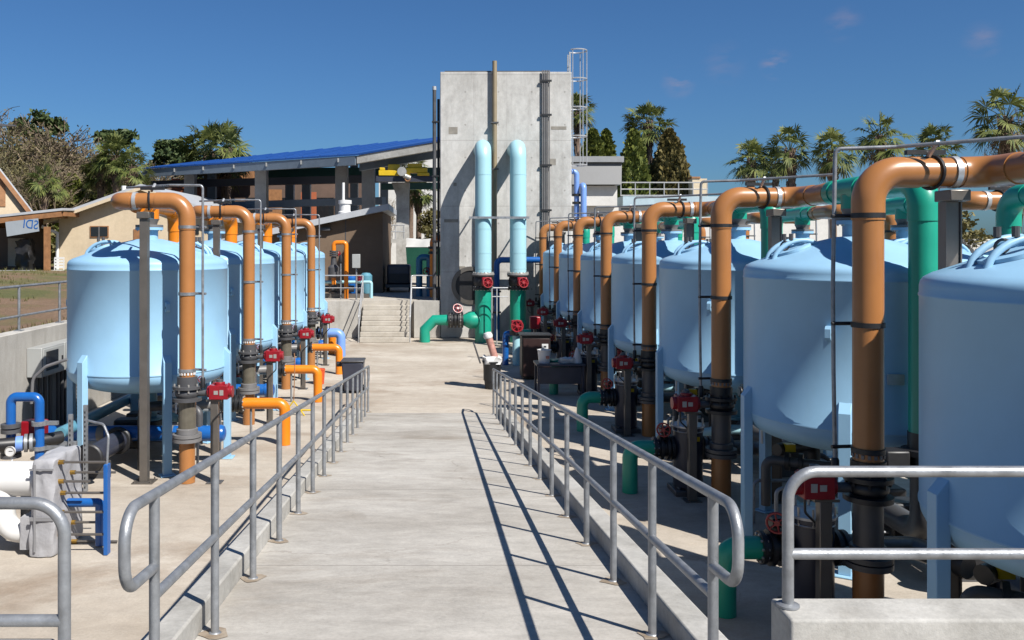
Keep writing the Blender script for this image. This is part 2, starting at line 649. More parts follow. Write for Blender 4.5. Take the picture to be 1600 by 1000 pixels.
M['tan'] = concrete('tan_stucco', (0.18, 0.125, 0.085), (0.23, 0.165, 0.115), stain_amt=0.1, scale=0.5)
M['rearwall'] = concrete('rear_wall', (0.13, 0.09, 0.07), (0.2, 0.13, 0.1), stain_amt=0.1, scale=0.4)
M['umber'] = concrete('umber_panel', (0.42, 0.12, 0.055), (0.5, 0.15, 0.07), stain_amt=0.1, scale=0.5)
M['timber'] = paint('timber', (0.36, 0.17, 0.07), 0.6, var=0.3, scale=4)
M['roofgrey'] = paint('grey_metal_roof', (0.34, 0.35, 0.36), 0.45, metal=0.2, var=0.1)
M['roofwhite'] = paint('pale_metal_roof', (0.55, 0.57, 0.60), 0.45, metal=0.1, var=0.08)
M['roofblue'] = paint('blue_roof', (0.014, 0.085, 0.33), 0.5, var=0.08)
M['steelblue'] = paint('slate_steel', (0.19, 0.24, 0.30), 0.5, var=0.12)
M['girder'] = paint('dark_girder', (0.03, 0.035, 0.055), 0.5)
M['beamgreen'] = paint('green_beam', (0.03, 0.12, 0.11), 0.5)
M['glass'] = paint('dark_glass', (0.02, 0.022, 0.025), 0.08, spec=0.7)
M['bark'] = paint('bark', (0.15, 0.11, 0.085), 0.85, var=0.3, scale=6)
M['palmbark'] = paint('palm_bark', (0.22, 0.15, 0.11), 0.85, var=0.45, scale=9, bump=0.6)
M['twig'] = paint('twig_bark', (0.27, 0.205, 0.135), 0.85, var=0.3, scale=1)
M['twig2'] = paint('olive_twig_bark', (0.24, 0.21, 0.105), 0.85, var=0.3, scale=1)
M['frond'] = leafmat('palm_frond', (0.038, 0.062, 0.014), (0.165, 0.18, 0.05), trans=0.2)
M['bud'] = leafmat('budding_leaf', (0.07, 0.062, 0.022), (0.15, 0.125, 0.05), trans=0.2)
M['deadfrond'] = leafmat('dead_frond', (0.09, 0.06, 0.03), (0.20, 0.145, 0.08), trans=0.1)
M['pine'] = leafmat('pine_needles', (0.022, 0.04, 0.014), (0.07, 0.095, 0.03), trans=0.1)
M['oak'] = leafmat('oak_leaf', (0.03, 0.045, 0.012), (0.085, 0.10, 0.03), trans=0.15)
M['cedar'] = leafmat('cedar_leaf', (0.055, 0.075, 0.014), (0.16, 0.175, 0.035), trans=0.1)
M['cedar2'] = leafmat('bronze_cedar_leaf', (0.06, 0.05, 0.014), (0.15, 0.12, 0.04), trans=0.1)
M['olive'] = leafmat('olive_leaf', (0.08, 0.075, 0.025), (0.18, 0.155, 0.06), trans=0.2)


def earthmat():
    m, nt, b = newmat('grass_and_dirt')
    L = nt.links
    tc = N(nt, 'ShaderNodeTexCoord')
    nz = N(nt, 'ShaderNodeTexNoise', Scale=0.35, Detail=8.0, Roughness=0.65)
    mp = N(nt, 'ShaderNodeMapping')
    mp.inputs['Scale'].default_value = (0.5, 0.5, 1)
    L.new(tc.outputs['Object'], mp.inputs[0])
    L.new(mp.outputs[0], nz.inputs['Vector'])
    cr = N(nt, 'ShaderNodeValToRGB')
    e = cr.color_ramp.elements
    e[0].position, e[0].color = 0.42, (0.083, 0.086, 0.022, 1)
    e[1].position, e[1].color = 0.53, (0.158, 0.098, 0.056, 1)
    e2 = e.new(0.66)
    e2.color = (0.203, 0.135, 0.083, 1)
    e3 = e.new(0.47)
    e3.color = (0.120, 0.101, 0.038, 1)
    L.new(nz.outputs['Fac'], cr.inputs[0])
    f = N(nt, 'ShaderNodeTexNoise', Scale=14.0, Detail=6.0, Roughness=0.75)
    L.new(tc.outputs['Object'], f.inputs['Vector'])
    mr = N(nt, 'ShaderNodeMapRange')
    mr.inputs[1].default_value = 0.3
    mr.inputs[2].default_value = 0.7
    mr.inputs[3].default_value = 0.6
    mr.inputs[4].default_value = 1.35
    L.new(f.outputs['Fac'], mr.inputs[0])
    mx = N(nt, 'ShaderNodeMix', data_type='RGBA', blend_type='MULTIPLY')
    mx.inputs[0].default_value = 1
    L.new(cr.outputs[0], mx.inputs[6])
    L.new(mr.outputs[0], mx.inputs[7])
    L.new(mx.outputs[2], b.inputs['Base Color'])
    b.inputs['Roughness'].default_value = 0.95
    bp = N(nt, 'ShaderNodeBump', Strength=0.8, Distance=0.08)
    L.new(f.outputs['Fac'], bp.inputs['Height'])
    L.new(bp.outputs[0], b.inputs['Normal'])
    return m


M['earth'] = earthmat()

# ------------------------------------------------------------------ ground, ramp, walls
WALLX = -7.2          # left retaining wall
BANK = 1.86           # height of the ground behind it
PLAT = 1.37           # raised service platform at the back
RZ = lambda y: 1.89 - 0.1075 * y       # ramp height
XL = lambda y: -1.06 - 0.0215 * y      # left handrail line
XR = 1.10
RAMP0, RAMP1 = 2.95, 17.58

g = MB()
g.add([(-900, -300, -0.03), (900, -300, -0.03), (900, 1500, -0.03), (-900, 1500, -0.03)], [(0, 1, 2, 3)])
struct(g.build('ground', M['earth']))
g = MB()
g.add([(WALLX, -4, 0), (26, -4, 0), (26, 48, 0), (WALLX, 48, 0)], [(0, 1, 2, 3)])
struct(g.build('concrete_pad', M['pad']))
# bank of grass and dirt behind the wall, gently uneven
g = MB()
nx, ny = 40, 60
vs, fs = [], []
for j in range(ny + 1):
    for i in range(nx + 1):
        x = WALLX - 0.12 - (i / nx) ** 2 * 260
        y = -6 + (j / ny) ** 1.8 * 300
        z = BANK - 0.05 + min(0.35, (WALLX - x) * 0.03) + 0.07 * math.sin(x * 0.9 + y * 0.35) + 0.05 * math.sin(y * 0.8 - x * 0.3)
        vs.append((x, y, z))
for j in range(ny):
    for i in range(nx):
        a = j * (nx + 1) + i
        fs.append((a + 1, a, a + nx + 1, a + nx + 2))
g.add(vs, fs)
struct(g.build('grass_bank', M['earth']))
gg_ = MB()
rg = random.Random(91)
for _ in range(5200):
    yy = 11 + rg.random() ** 1.2 * 34
    xx = WALLX - 0.35 - rg.random() ** 1.3 * min(24, yy * 0.55)
    nse = math.sin(xx * 0.9 + yy * 0.33) + math.sin(yy * 0.5 - xx * 0.7)
    if nse < 0.1 and xx < WALLX - 1.2:
        continue
    zz = BANK - 0.05 + min(0.35, (WALLX - xx) * 0.03) + 0.07 * math.sin(xx * 0.9 + yy * 0.35) + 0.05 * math.sin(yy * 0.8 - xx * 0.3)
    for k in range(3):
        a = rg.uniform(0, 6.28)
        hh = rg.uniform(0.05, 0.15)
        dx, dy = math.cos(a), math.sin(a)
        b0_ = len(gg_.v)
        w_ = 0.012
        gg_.v += [(xx - dy * w_, yy + dx * w_, zz - 0.02), (xx + dy * w_, yy - dx * w_, zz - 0.02), (xx + dx * hh * 0.5, yy + dy * hh * 0.5, zz + hh)]
        gg_.f.append((b0_, b0_ + 1, b0_ + 2))
struct(gg_.build('grass', leafmat('grass_blades', (0.06, 0.07, 0.015), (0.16, 0.14, 0.05), trans=0.2), angle=180), 'stuff')
# raised platform
g = MB()
g.bx(WALLX + 0.2, 6.2, 32.0, 120, 0.004, PLAT)
struct(g.build('platform', M['stepc']))
# ramp slab and landing
g = MB()
xa, xb = -1.30, 1.34
g.hexa([(XL(RAMP0) - 0.08, RAMP0, 0.004), (XR + 0.09, RAMP0, 0.004), (XR + 0.09, RAMP1 - 0.01, 0.004), (XL(RAMP1) - 0.08, RAMP1 - 0.01, 0.004),
        (XL(RAMP0) - 0.08, RAMP0, RZ(RAMP0)), (XR + 0.09, RAMP0, RZ(RAMP0)), (XR + 0.09, RAMP1 - 0.01, 0.006), (XL(RAMP1) - 0.08, RAMP1 - 0.01, 0.006)])
struct(g.build('ramp', M['ramp']))
g = MB()
g.bx(-1.6, 1.6, -4, RAMP0 - 0.003, 0.004, RZ(RAMP0) - 0.003)
struct(g.build('landing', M['ramp']))


def curb(name, inner, width, label):
    g = MB()
    y0, y1 = 2.6, 17.2
    n = 24
    vs, fs = [], []
    for i in range(n + 1):
        y = y0 + (y1 - y0) * i / n
        xi = inner(y)
        xo = xi + width
        zt = min(RZ(y), RZ(RAMP0)) + 0.13
        for (x, z) in ((xi, 0.002), (xo, 0.002), (xo, zt), (xi, zt)):
            vs.append((x, y, z))
    for i in range(n):
        for k in range(4):
            a, b = i * 4 + k, i * 4 + (k + 1) % 4
            fs.append((a, b, b + 4, a + 4) if width > 0 else (b, a, a + 4, b + 4))
    fs.append((0, 1, 2, 3))
    fs.append((n * 4 + 3, n * 4 + 2, n * 4 + 1, n * 4))
    g.add(vs, fs)
    return tag(g.build(name, M['curb'], bevel=0.012), label, 'curb', 'curbs along the ramp')


curb('ramp_curb', lambda y: XR + 0.092, 0.16, 'pale concrete curb along the ramp on the side of the brown riser pipes in shade')
curb('ramp_curb', lambda y: XL(y) - 0.082, -0.16, 'pale concrete curb along the ramp on the side of the orange elbow pipes')

# parapets of the landing
g = MB()
g.bx(1.29, 9.0, 3.16, 3.36, 0.003, 2.05)
tag(g.build('parapet_wall', M['curb'], bevel=0.012), 'low pale concrete wall in the foreground carrying a short two rail guard', 'wall')
g = MB()
g.bx(-8.0, -1.34, 2.84, 3.03, 0.003, 2.045)
tag(g.build('parapet_wall', M['curb'], bevel=0.012), 'low concrete wall at the bottom left corner under the bent grey guard rail', 'wall')

# retaining walls
rw = thing('retaining_wall', 'long concrete retaining wall with grass bank behind, left of the tanks', 'wall', (WALLX, 0, 0))
g = MB()
g.bx(-0.28, 0.0, -4, 31.9, -0.02, BANK + 0.06)
g.build('wall', M['wallc'], rw, bevel=0.015)
tag(MB().bx(-7.0, -2.9, 31.75, 31.995, 0.003, PLAT + 0.004).build('retaining_wall', M['wallc'], bevel=0.01), 'low beige concrete wall left of the steps crossed by railing shadows', 'wall')
tag(MB().bx(-0.90, 0.06, 31.76, 31.995, 0.003, PLAT + 0.006).build('retaining_wall', M['wallc'], bevel=0.01), 'low beige concrete wall between the steps and the tower', 'wall')

# steps
st = thing('stairs', 'flight of pale concrete steps rising to the rear platform', 'steps', (-1.9, 30.3, 0))
g = MB()
nr = 8
for i in range(nr):
    g.bx(-0.87, 0.87, i * 0.245, 2.0 if i < nr - 1 else 2.0, 0.003 + i * PLAT / nr + (0.0005 if i else 0), (i + 1) * PLAT / nr - 0.002)
g.build('steps', M['stepc'], st, bevel=0.012)


# ------------------------------------------------------------------ railings
def ramp_rail(xf, ys, y_near, y_far, label, name='handrail'):
    t = thing(name, label, 'handrail', (xf(ys[0]), ys[0], RZ(ys[0])), 0, 'handrails of the ramp')
    o = Vector(t.location)
    P = lambda y, h: Vector((xf(y), y, max(0.0, RZ(y)) + h)) - o
    r = 0.0215
    g = MB()
    g.tube([P(ys[0], 0.615), P(y_near, 0.615), P(y_near, 0.905), P(y_far, 0.905), P(y_far, 0.615), P(ys[-1], 0.615)], r, 14, bend=0.11, seg=8)
    g.build('top_rail', M['galv'], t)
    g = MB()
    g.tube([P(ys[0] + 0.01, 0.50), P(ys[-1] - 0.01, 0.50)], r * 0.97, 12)
    g.build('mid_rail', M['galv'], t)
    for y in ys:
        g = MB()
        g.tube([P(y, -0.02), P(y, 0.905)], r * 0.98, 12)
        g.lathe([(0.034, -0.003), (0.034, 0.004), (0.026, 0.012)], 14, Matrix.Translation(P(y, 0)))
        g.build('post', M['galv'], t)
        g = MB()
        q = P(y, 0)
        m_ = 11
        ph = rnd.random() * 6
        ring_ = [(q.x + (0.075 + 0.022 * math.sin(3 * a + ph)) * math.cos(a), q.y + (0.085 + 0.02 * math.sin(2 * a + ph)) * math.sin(a)) for a in [2 * math.pi * k / m_ for k in range(m_)]]
        g.add([(x, yy, q.z - 0.1075 * (yy - q.y) * (1 if RZ(y) > 0.05 else 0) + 0.0045) for x, yy in ring_], [tuple(range(m_))])
        g.build('grout_patch', M['grout'], t)
    return t


ramp_rail(lambda y: XR, [3.46 + 0.985 * i for i in range(15)], 3.17, 17.42, 'galvanised ramp handrail on the right whose long shadow falls on the ramp')
ramp_rail(XL, [3.45 + 1.02 * i for i in range(15)], 3.10, 17.95, 'galvanised ramp handrail on the left in front of the orange elbows')


def guard(x0, x1, y, z0, ztop, zmid, step, label, loop, name='guard_rail', r=0.0212):
    """rail along X, bent down at x0"""
    t = thing(name, label, 'railing', (x0, y, z0))
    g = MB()
    s = 1 if x1 > x0 else -1
    L_ = abs(x1 - x0)
    g.tube([(0, 0, 0), (0, 0, ztop - z0), (s * L_, 0, ztop - z0)], r, 16, bend=0.11 if loop else 0.04, seg=10)
    g.lathe([(0.042, 0.002), (0.042, 0.010), (0.028, 0.016)], 16)
    g.build('top_rail', M['galv'], t)
    g = MB()
    g.tube([(0, 0, zmid - z0), (s * L_, 0, zmid - z0)], r * 0.97, 14)
    g.build('mid_rail', M['galv'], t)
    x = step
    while x < L_:
        g = MB()
        g.tube([(s * x, 0, 0), (s * x, 0, ztop - z0)], r * 0.97, 12)
        g.build('post', M['galv'], t)
        x += step
    return t


guard(1.325, 8.5, 3.275, 2.05, 2.562, 2.25, 2.6, 'bright galvanised short guard rail on the low wall, bottom right foreground', True)
guard(-1.29, -7.5, 2.98, 2.03, 2.53, 2.125, 2.5, 'thick grey guard rail with rounded corner at the bottom left corner', True)

# rail on the left retaining wall
t = thing('wall_railing', 'two rail galvanised railing on top of the left retaining wall before the grass bank', 'railing', (WALLX - 0.14, 6, BANK + 0.06))
MB().tube([(0, -6, 0.78), (0, 24.5, 0.78)], 0.024, 10).build('top_rail', M['galv'], t)
MB().tube([(0, -6, 0.26), (0, 24.5, 0.26)], 0.022, 10).build('mid_rail', M['galv'], t)
for i in range(16):
    g = MB()
    yy = -0.6 + 1.62 * i
    g.tube([(0, yy, 0), (0, yy, 0.78)], 0.024, 10)
    g.box((0, yy, 0.008), (0.13, 0.13, 0.016))
    g.build('post', M['galv'], t)


# stair and platform rails
def stair_rail(X, y0, y1, plat_pts, label):
    t = thing('stair_railing', label, 'railing', (X, y0, 0), 0, 'railings at the steps')
    z1 = PLAT
    g = MB()
    pts = [(0, 0, 0.0), (0, 0, 0.92), (0, y1 - y0, z1 + 0.92)] + [tuple(p) for p in plat_pts]
    g.tube(pts, 0.022, 10, bend=0.07)
    g.build('top_rail', M['alu'], t)
    g = MB()
    pts = [(0, 0, 0.46), (0, y1 - y0, z1 + 0.46)] + [(p[0], p[1], p[2] - 0.46) for p in plat_pts if p[2] > 2.0]
    g.tube(pts, 0.018, 10)
    g.build('mid_rail', M['alu'], t)
    for (px, py, pz) in [(0, y1 - y0, z1)] + [(p[0], p[1], z1) for p in plat_pts if p[2] > 2.0]:
        MB().tube([(px, py, pz), (px, py, pz + 0.92)], 0.02, 10).build('post', M['alu'], t)
    return t


stair_rail(-2.80, 30.35, 32.12, [(-1.55, 1.78, PLAT + 0.92), (-3.1, 1.78, PLAT + 0.92)], 'aluminium railing on the left of the steps, turning along the platform edge')
stair_rail(-1.00, 30.35, 32.12, [(1.02, 1.78, PLAT + 0.92), (1.02, 1.78, PLAT)], 'aluminium railing on the right of the steps, next to the tower')

# ------------------------------------------------------------------ tower
TX0, TX1, TY = 0.07, 4.90, 31.8
TZ = 9.80
tw = thing('concrete_tower', 'tall plain concrete tower block with rough patches behind the two pale blue pipes', 'tower', (TX0, TY, 0))
W_ = TX1 - TX0
g = MB()
g.bx(0, W_, 0, 5.4, 0.002, TZ)
g.build('wall', M['towerc'], tw, bevel=0.02)
g = MB()
g.bx(0.16, 4.0, 0.10, 0.16, TZ + 0.002, TZ + 0.055)
g.build('roof_edge', M['dgrey'], tw)
g = MB()
for (px, py, w, h) in ((708, 204, 14, 11), (705, 345, 22, 5), (873, 200, 24, 5), (864, 253, 9, 10), (772, 178, 5, 60), (722, 420, 10, 8), (711, 288, 5, 5)):
    p = at(px, py, TY)
    g.box((p.x - TX0, -0.002, p.z), (w * TY / F, 0.008, h * TY / F))
g.build('mortar_patch', M['grey2'] if 'grey2' in M else paint('mortar', (0.31, 0.285, 0.245), 0.9, var=0.3, scale=3), tw)
# round opening with a flange
p = at(735, 446, TY)
ho = MB()
ho.lathe([(0.70, 0.0), (0.70, 0.05), (0.55, 0.05), (0.55, 0.0)], 40, Matrix.Translation((p.x - TX0, -0.003, p.z)) @ Matrix.Rotation(R(90), 4, 'X'))
ho.build('wall_flange', M['steel'], tw)
MB().disc((p.x - TX0, -0.008, p.z), (0, 1, 0), 0.548, 0.01, 36).build('opening', M['black'], tw)

# tan pipe on the tower
t = thing('tower_conduit', 'tan vertical pipe strapped to the middle of the tower face', 'pipe', (at(773, 95, 31.6).x, 31.64, 0))
MB().tube([(0, 0, 1.2), (0, 0, at(773, 95, 31.6).z)], 0.085, 14).build('pipe', paint('tan_pipe', (0.30, 0.24, 0.15), 0.5), t)
for zz in (7.9, 6.2, 4.4):
    MB().box((0.0, -0.01, zz), (0.28, 0.2, 0.05)).build('strap', M['dgrey'], t)
t = thing('conduit_bundle', 'bundle of thin dark conduits running up the right of the tower face', 'conduit bundle', (at(853, 112, 31.7).x, 31.72, 0))
for k in range(5):
    MB().tube([((k - 2) * 0.062, 0, 1.5), ((k - 2) * 0.062, 0, 9.84)], 0.024, 8).build('conduit', M['grey'], t)
for zz in (9.45, 8.2, 6.35, 4.7, 3.2):
    MB().box((0, -0.02, zz), (0.42, 0.07, 0.07)).build('strap', M['black'], t)
for (px, top, rr, lab) in ((680, 137, 0.07, 'dark grey vertical pipe with bright cap standing left of the tower'), (686, 150, 0.05, 'thin black downpipe at the left corner of the tower')):
    p = at(px, top, 31.9)
    t = thing('downpipe', lab, 'pipe', (p.x - (0.03 if px == 680 else 0.02), 31.93 if px == 680 else 32.06, PLAT))
    MB().tube([(0, 0, 0.0), (0, 0, p.z - PLAT - 0.09)], rr, 12).build('pipe', M['dgrey'] if px == 680 else M['black'], t)
    if px == 680:
        MB().tube([(0, 0, p.z - PLAT - 0.088), (0, 0, p.z - PLAT + 0.05)], rr * 1.1, 12).build('cap', M['alu'], t)
        for zz in (2.2, 4.6, 6.6):
            MB().box((0.04, 0, zz), (0.26, 0.18, 0.05)).build('strap', M['black'], t)

# caged ladder at the tower's right edge
lx = at(902, 80, 32.2).x
t = thing('caged_ladder', 'white caged ladder rising above the right edge of the tower', 'ladder', (lx, 32.35, 0))
zb, zt_ = at(902, 258, 32.3).z, at(902, 79, 32.3).z
cr_ = 0.36
g = MB()
for a in (-1, 1):
    g.tube([(-0.30, a * 0.22, zb - 1.2), (-0.30, a * 0.22, zt_ - 0.1)], 0.026, 8)
g.build('ladder_rail', M['alu'], t)
g = MB()
zz = zb - 1.1
while zz < zt_ - 0.4:
    g.tube([(-0.30, -0.22, zz), (-0.30, 0.22, zz)], 0.015, 6)
    zz += 0.3
g.build('rung', M['alu'], t)
nh = 5
for k in range(nh):
    zz = zb + (zt_ - zb) * k / (nh - 1)
    g = MB()
    pts = []
    for j in range(17):
        a = -math.pi * 0.78 + 2 * math.pi * 0.78 * j / 16
        pts.append((0.02 + cr_ * math.cos(a), cr_ * math.sin(a), zz))
    g.tube(pts, 0.024, 6)
    g.build('cage_hoop', M['alu'], t)
for j in range(5):
    a = -math.pi * 0.7 + 2 * math.pi * 0.7 * j / 4
    MB().tube([(0.02 + cr_ * math.cos(a), cr_ * math.sin(a), zb), (0.02 + cr_ * math.cos(a), cr_ * math.sin(a), zt_)], 0.017, 6).build('cage_bar', M['alu'], t)
# periwinkle pipes beside the tower
for (px, y0, lab) in ((901, 268, 'periwinkle blue pipe with black valve bending into the right side of the tower'), (908, 290, 'plain periwinkle blue pipe right beside the valved one at the tower')):
    p = at(px, y0, 33)
    t = thing('periwinkle_pipe', lab, 'pipe', (p.x + (0.0 if px == 901 else 0.06), 33 - (0 if px == 901 else 0.2), 0))
    if px == 901:
        MB().tube([(-0.4, 0, p.z), (0, 0, p.z), (0, 0, 1.4)], 0.10, 14, bend=0.15).build('pipe', M['peri'], t)
        for dz in (0.9, 1.2):
            MB().disc((0, 0, p.z - dz), (0, 0, 1), 0.17, 0.09, 16).build('valve', M['black'], t)
    else:
        MB().tube([(-0.0, 0.3, p.z), (0, 0, p.z), (0, 0, 1.4)], 0.115, 14, bend=0.15).build('pipe', M['peri'], t)


def handwheel(parent, c, axis, Rw=0.13):
    g = MB()
    g.ring(c, axis, Rw, Rw * 0.13, 22, 6)
    ax = Vector(axis).normalized()
    o = ax.orthogonal().normalized()
    q = ax.cross(o)
    for k in range(3):
        a = math.pi * k / 3
        d = (o * math.cos(a) + q * math.sin(a)) * Rw
        g.tube([Vector(c) - d, Vector(c) + d], Rw * 0.09, 6)
    g.disc(c, axis, Rw * 0.28, Rw * 0.35, 12)
    return g.build('handwheel', M['red'], parent)


def bolts(parent, c, axis, Rb, n, rb=0.012, t=0.07, mat='bolt'):
    ax = Vector(axis).normalized()
    o = ax.orthogonal().normalized()
    q = ax.cross(o)
    g = MB()
    for k in range(n):
        a = 2 * math.pi * (k + 0.5) / n
        p = Vector(c) + (o * math.cos(a) + q * math.sin(a)) * Rb
        g.cyl(p - ax * t / 2, p + ax * t / 2, rb, 6)
    g.ring(c, axis, Rb, rb * 0.75, 28, 5)
    return g.build('bolt_circle', M[mat], parent)


# two big pale pipes with green bases
def big_pipe(px, lab, branch):
    X = (px - CX) * 30.45 / F
    t = thing('supply_pipe', lab, 'pipe', (X, 30.45, 0), 0, 'tall pale blue pipes entering the tower')
    r = 0.29
    zt = at(px, 216, 30.45).z - r
    MB().tube([(0, 1.36, zt), (0, 0, zt), (0, 0, 2.42)], r, 30, bend=0.46, seg=10).build('pipe_run', M['cyan'], t)
    g = MB()
    for zz in (5.9, 4.0, 3.15, 2.6):
        g.disc((0, 0, zz), (0, 0, 1), r + 0.006, 0.03, 30)
    g.build('joint_band', M['cyan'], t)
    g = MB()
    g.disc((0, 0, 2.40), (0, 0, 1), r + 0.10, 0.06, 30)
    g.build('flange', M['bolt'], t)
    bolts(t, (0, 0, 2.44), (0, 0, 1), r + 0.06, 18, 0.02, 0.08)
    g = MB()
    g.lathe([(r + 0.09, 1.86), (r + 0.09, 1.95), (r + 0.02, 1.96), (r + 0.05, 2.08), (r + 0.05, 2.2), (r + 0.02, 2.3), (r + 0.09, 2.31), (r + 0.09, 2.368)], 30)
    g.build('valve_body', M['black'], t)
    bolts(t, (0, 0, 1.90), (0, 0, 1), r + 0.05, 18, 0.02, 0.14)
    g = MB()
    g.box((0.1, -r - 0.16, 2.15), (0.34, 0.24, 0.30))
    g.cyl((0.1, -r - 0.10, 2.15), (0.1, -r - 0.36, 2.15), 0.15, 18)
    g.build('actuator', M['red'], t, bevel=0.03)
    handwheel(t, (0.12, -r - 0.42, 2.13), (0.3, -1, 0.2), 0.17)
    MB().tube([(0, 0, 0.003), (0, 0, 1.858)], r, 30).build('base_pipe', M['green'], t)
    g = MB()
    g.disc((0, 0, 1.45), (0, 0, 1), r + 0.006, 0.03, 30)
    g.build('joint_band', M['green'], t)
    if branch:
        # tee, reducer, valve and double bend down to the ground
        zb_ = 0.78
        g = MB()
        Mx = Matrix.Translation((0, 0, zb_)) @ Matrix.Rotation(R(-90), 4, 'Y')
        g.lathe([(0.27, 0.05), (0.30, 0.32), (0.31, 0.42), (0.30, 0.5), (0.22, 0.64), (0.19, 0.70)], 26, Mx)
        g.build('tee_branch', M['green'], t)
        g = MB()
        for xx in (-0.74, -0.86, -0.98, -1.10, -1.20):
            g.disc((xx, 0, zb_), (1, 0, 0), 0.27, 0.07, 26)
        g.disc((-0.97, 0, zb_), (1, 0, 0), 0.2, 0.5, 20)
        g.build('valve_flange', M['black'], t)
        bolts(t, (-0.8, 0, zb_), (1, 0, 0), 0.24, 12, 0.018, 0.14)
        bolts(t, (-1.14, 0, zb_), (1, 0, 0), 0.24, 12, 0.018, 0.14)
        handwheel(t, (-0.9, -0.12, zb_ + 0.42), (0.25, -1, 0.5), 0.16)
        g = MB()
        g.tube([(-1.22, 0, zb_), (-1.72, 0, zb_), (-2.06, 0, zb_ - 0.34), (-2.06, 0, 0.003)], 0.19, 24, bend=0.0)
        g.build('branch_pipe', M['green'], t)
    return t


big_pipe(755, 'left one of two tall pale blue pipes, with a green branch at its foot', True)
big_pipe(809.5, 'right one of two tall pale blue pipes, without a low branch', False)
# strut across both pipes
t = thing('strut_brace', 'galvanised strut strapped across the two tall pale blue pipes', 'strut', (at(780, 340, 30.1).x, 30.12, at(780, 340, 30.1).z))
MB().box((0, 0, 0), (2.1, 0.06, 0.08)).build('bar', M['galv'], t)
MB().tube([(-0.98, 0.04, 0), (-0.98, 1.66, -0.02)], 0.03, 8).build('arm', M['galv'], t)
MB().tube([(0.98, 0.04, 0), (0.98, 1.66, -0.02)], 0.03, 8).build('arm', M['galv'], t)
# dark blue pipe on the tower between them
t = thing('blue_pipe', 'deep blue pipe bent behind the two tall pale pipes', 'pipe', (at(776, 405, 31.2).x, 31.15, 0))
zz = at(776, 406, 31.2).z
MB().tube([(0, 0, 0.0), (0, 0, zz), (1.55, 0, zz)], 0.11, 14, bend=0.18).build('pipe_run', M['royal'], t)
for zz2 in (1.0, 1.75):
    MB().disc((0, 0, zz2), (0, 0, 1), 0.16, 0.06, 16).build('flange', M['navy'], t)
t = thing('pipe_rail', 'small aluminium railing in front of the tower pipes', 'railing', (at(768, 450, 29.9).x, 29.7, 0))
MB().tube([(0, 0, 0), (0, 0, 1.95), (0.55, 0, 1.95)], 0.024, 8, bend=0.06).build('top_rail', M['alu'], t)
MB().tube([(0.17, 0, 0.003), (0.17, 0, 1.94)], 0.022, 8).build('post', M['alu'], t)
MB().tube([(0.0, 0, 1.65), (0.55, 0, 1.65)], 0.018, 8).build('mid_rail', M['alu'], t)

# ------------------------------------------------------------------ filter tanks (local frame: +x away from the aisle, +y away from the camera on the right)
TR = 1.22
ORD = ['nearest', 'second', 'third', 'fourth', 'fifth', 'sixth', 'seventh']


def crown_z(r):
    k = [(0, 3.53), (0.2, 3.515), (0.45, 3.455), (0.75, 3.36), (1.0, 3.262), (1.12, 3.212), (1.22, 3.1)]
    for (a, b), (c, d) in zip(k, k[1:]):
        if a <= r <= c:
            return b + (d - b) * (r - a) / (c - a)
    return 3.1


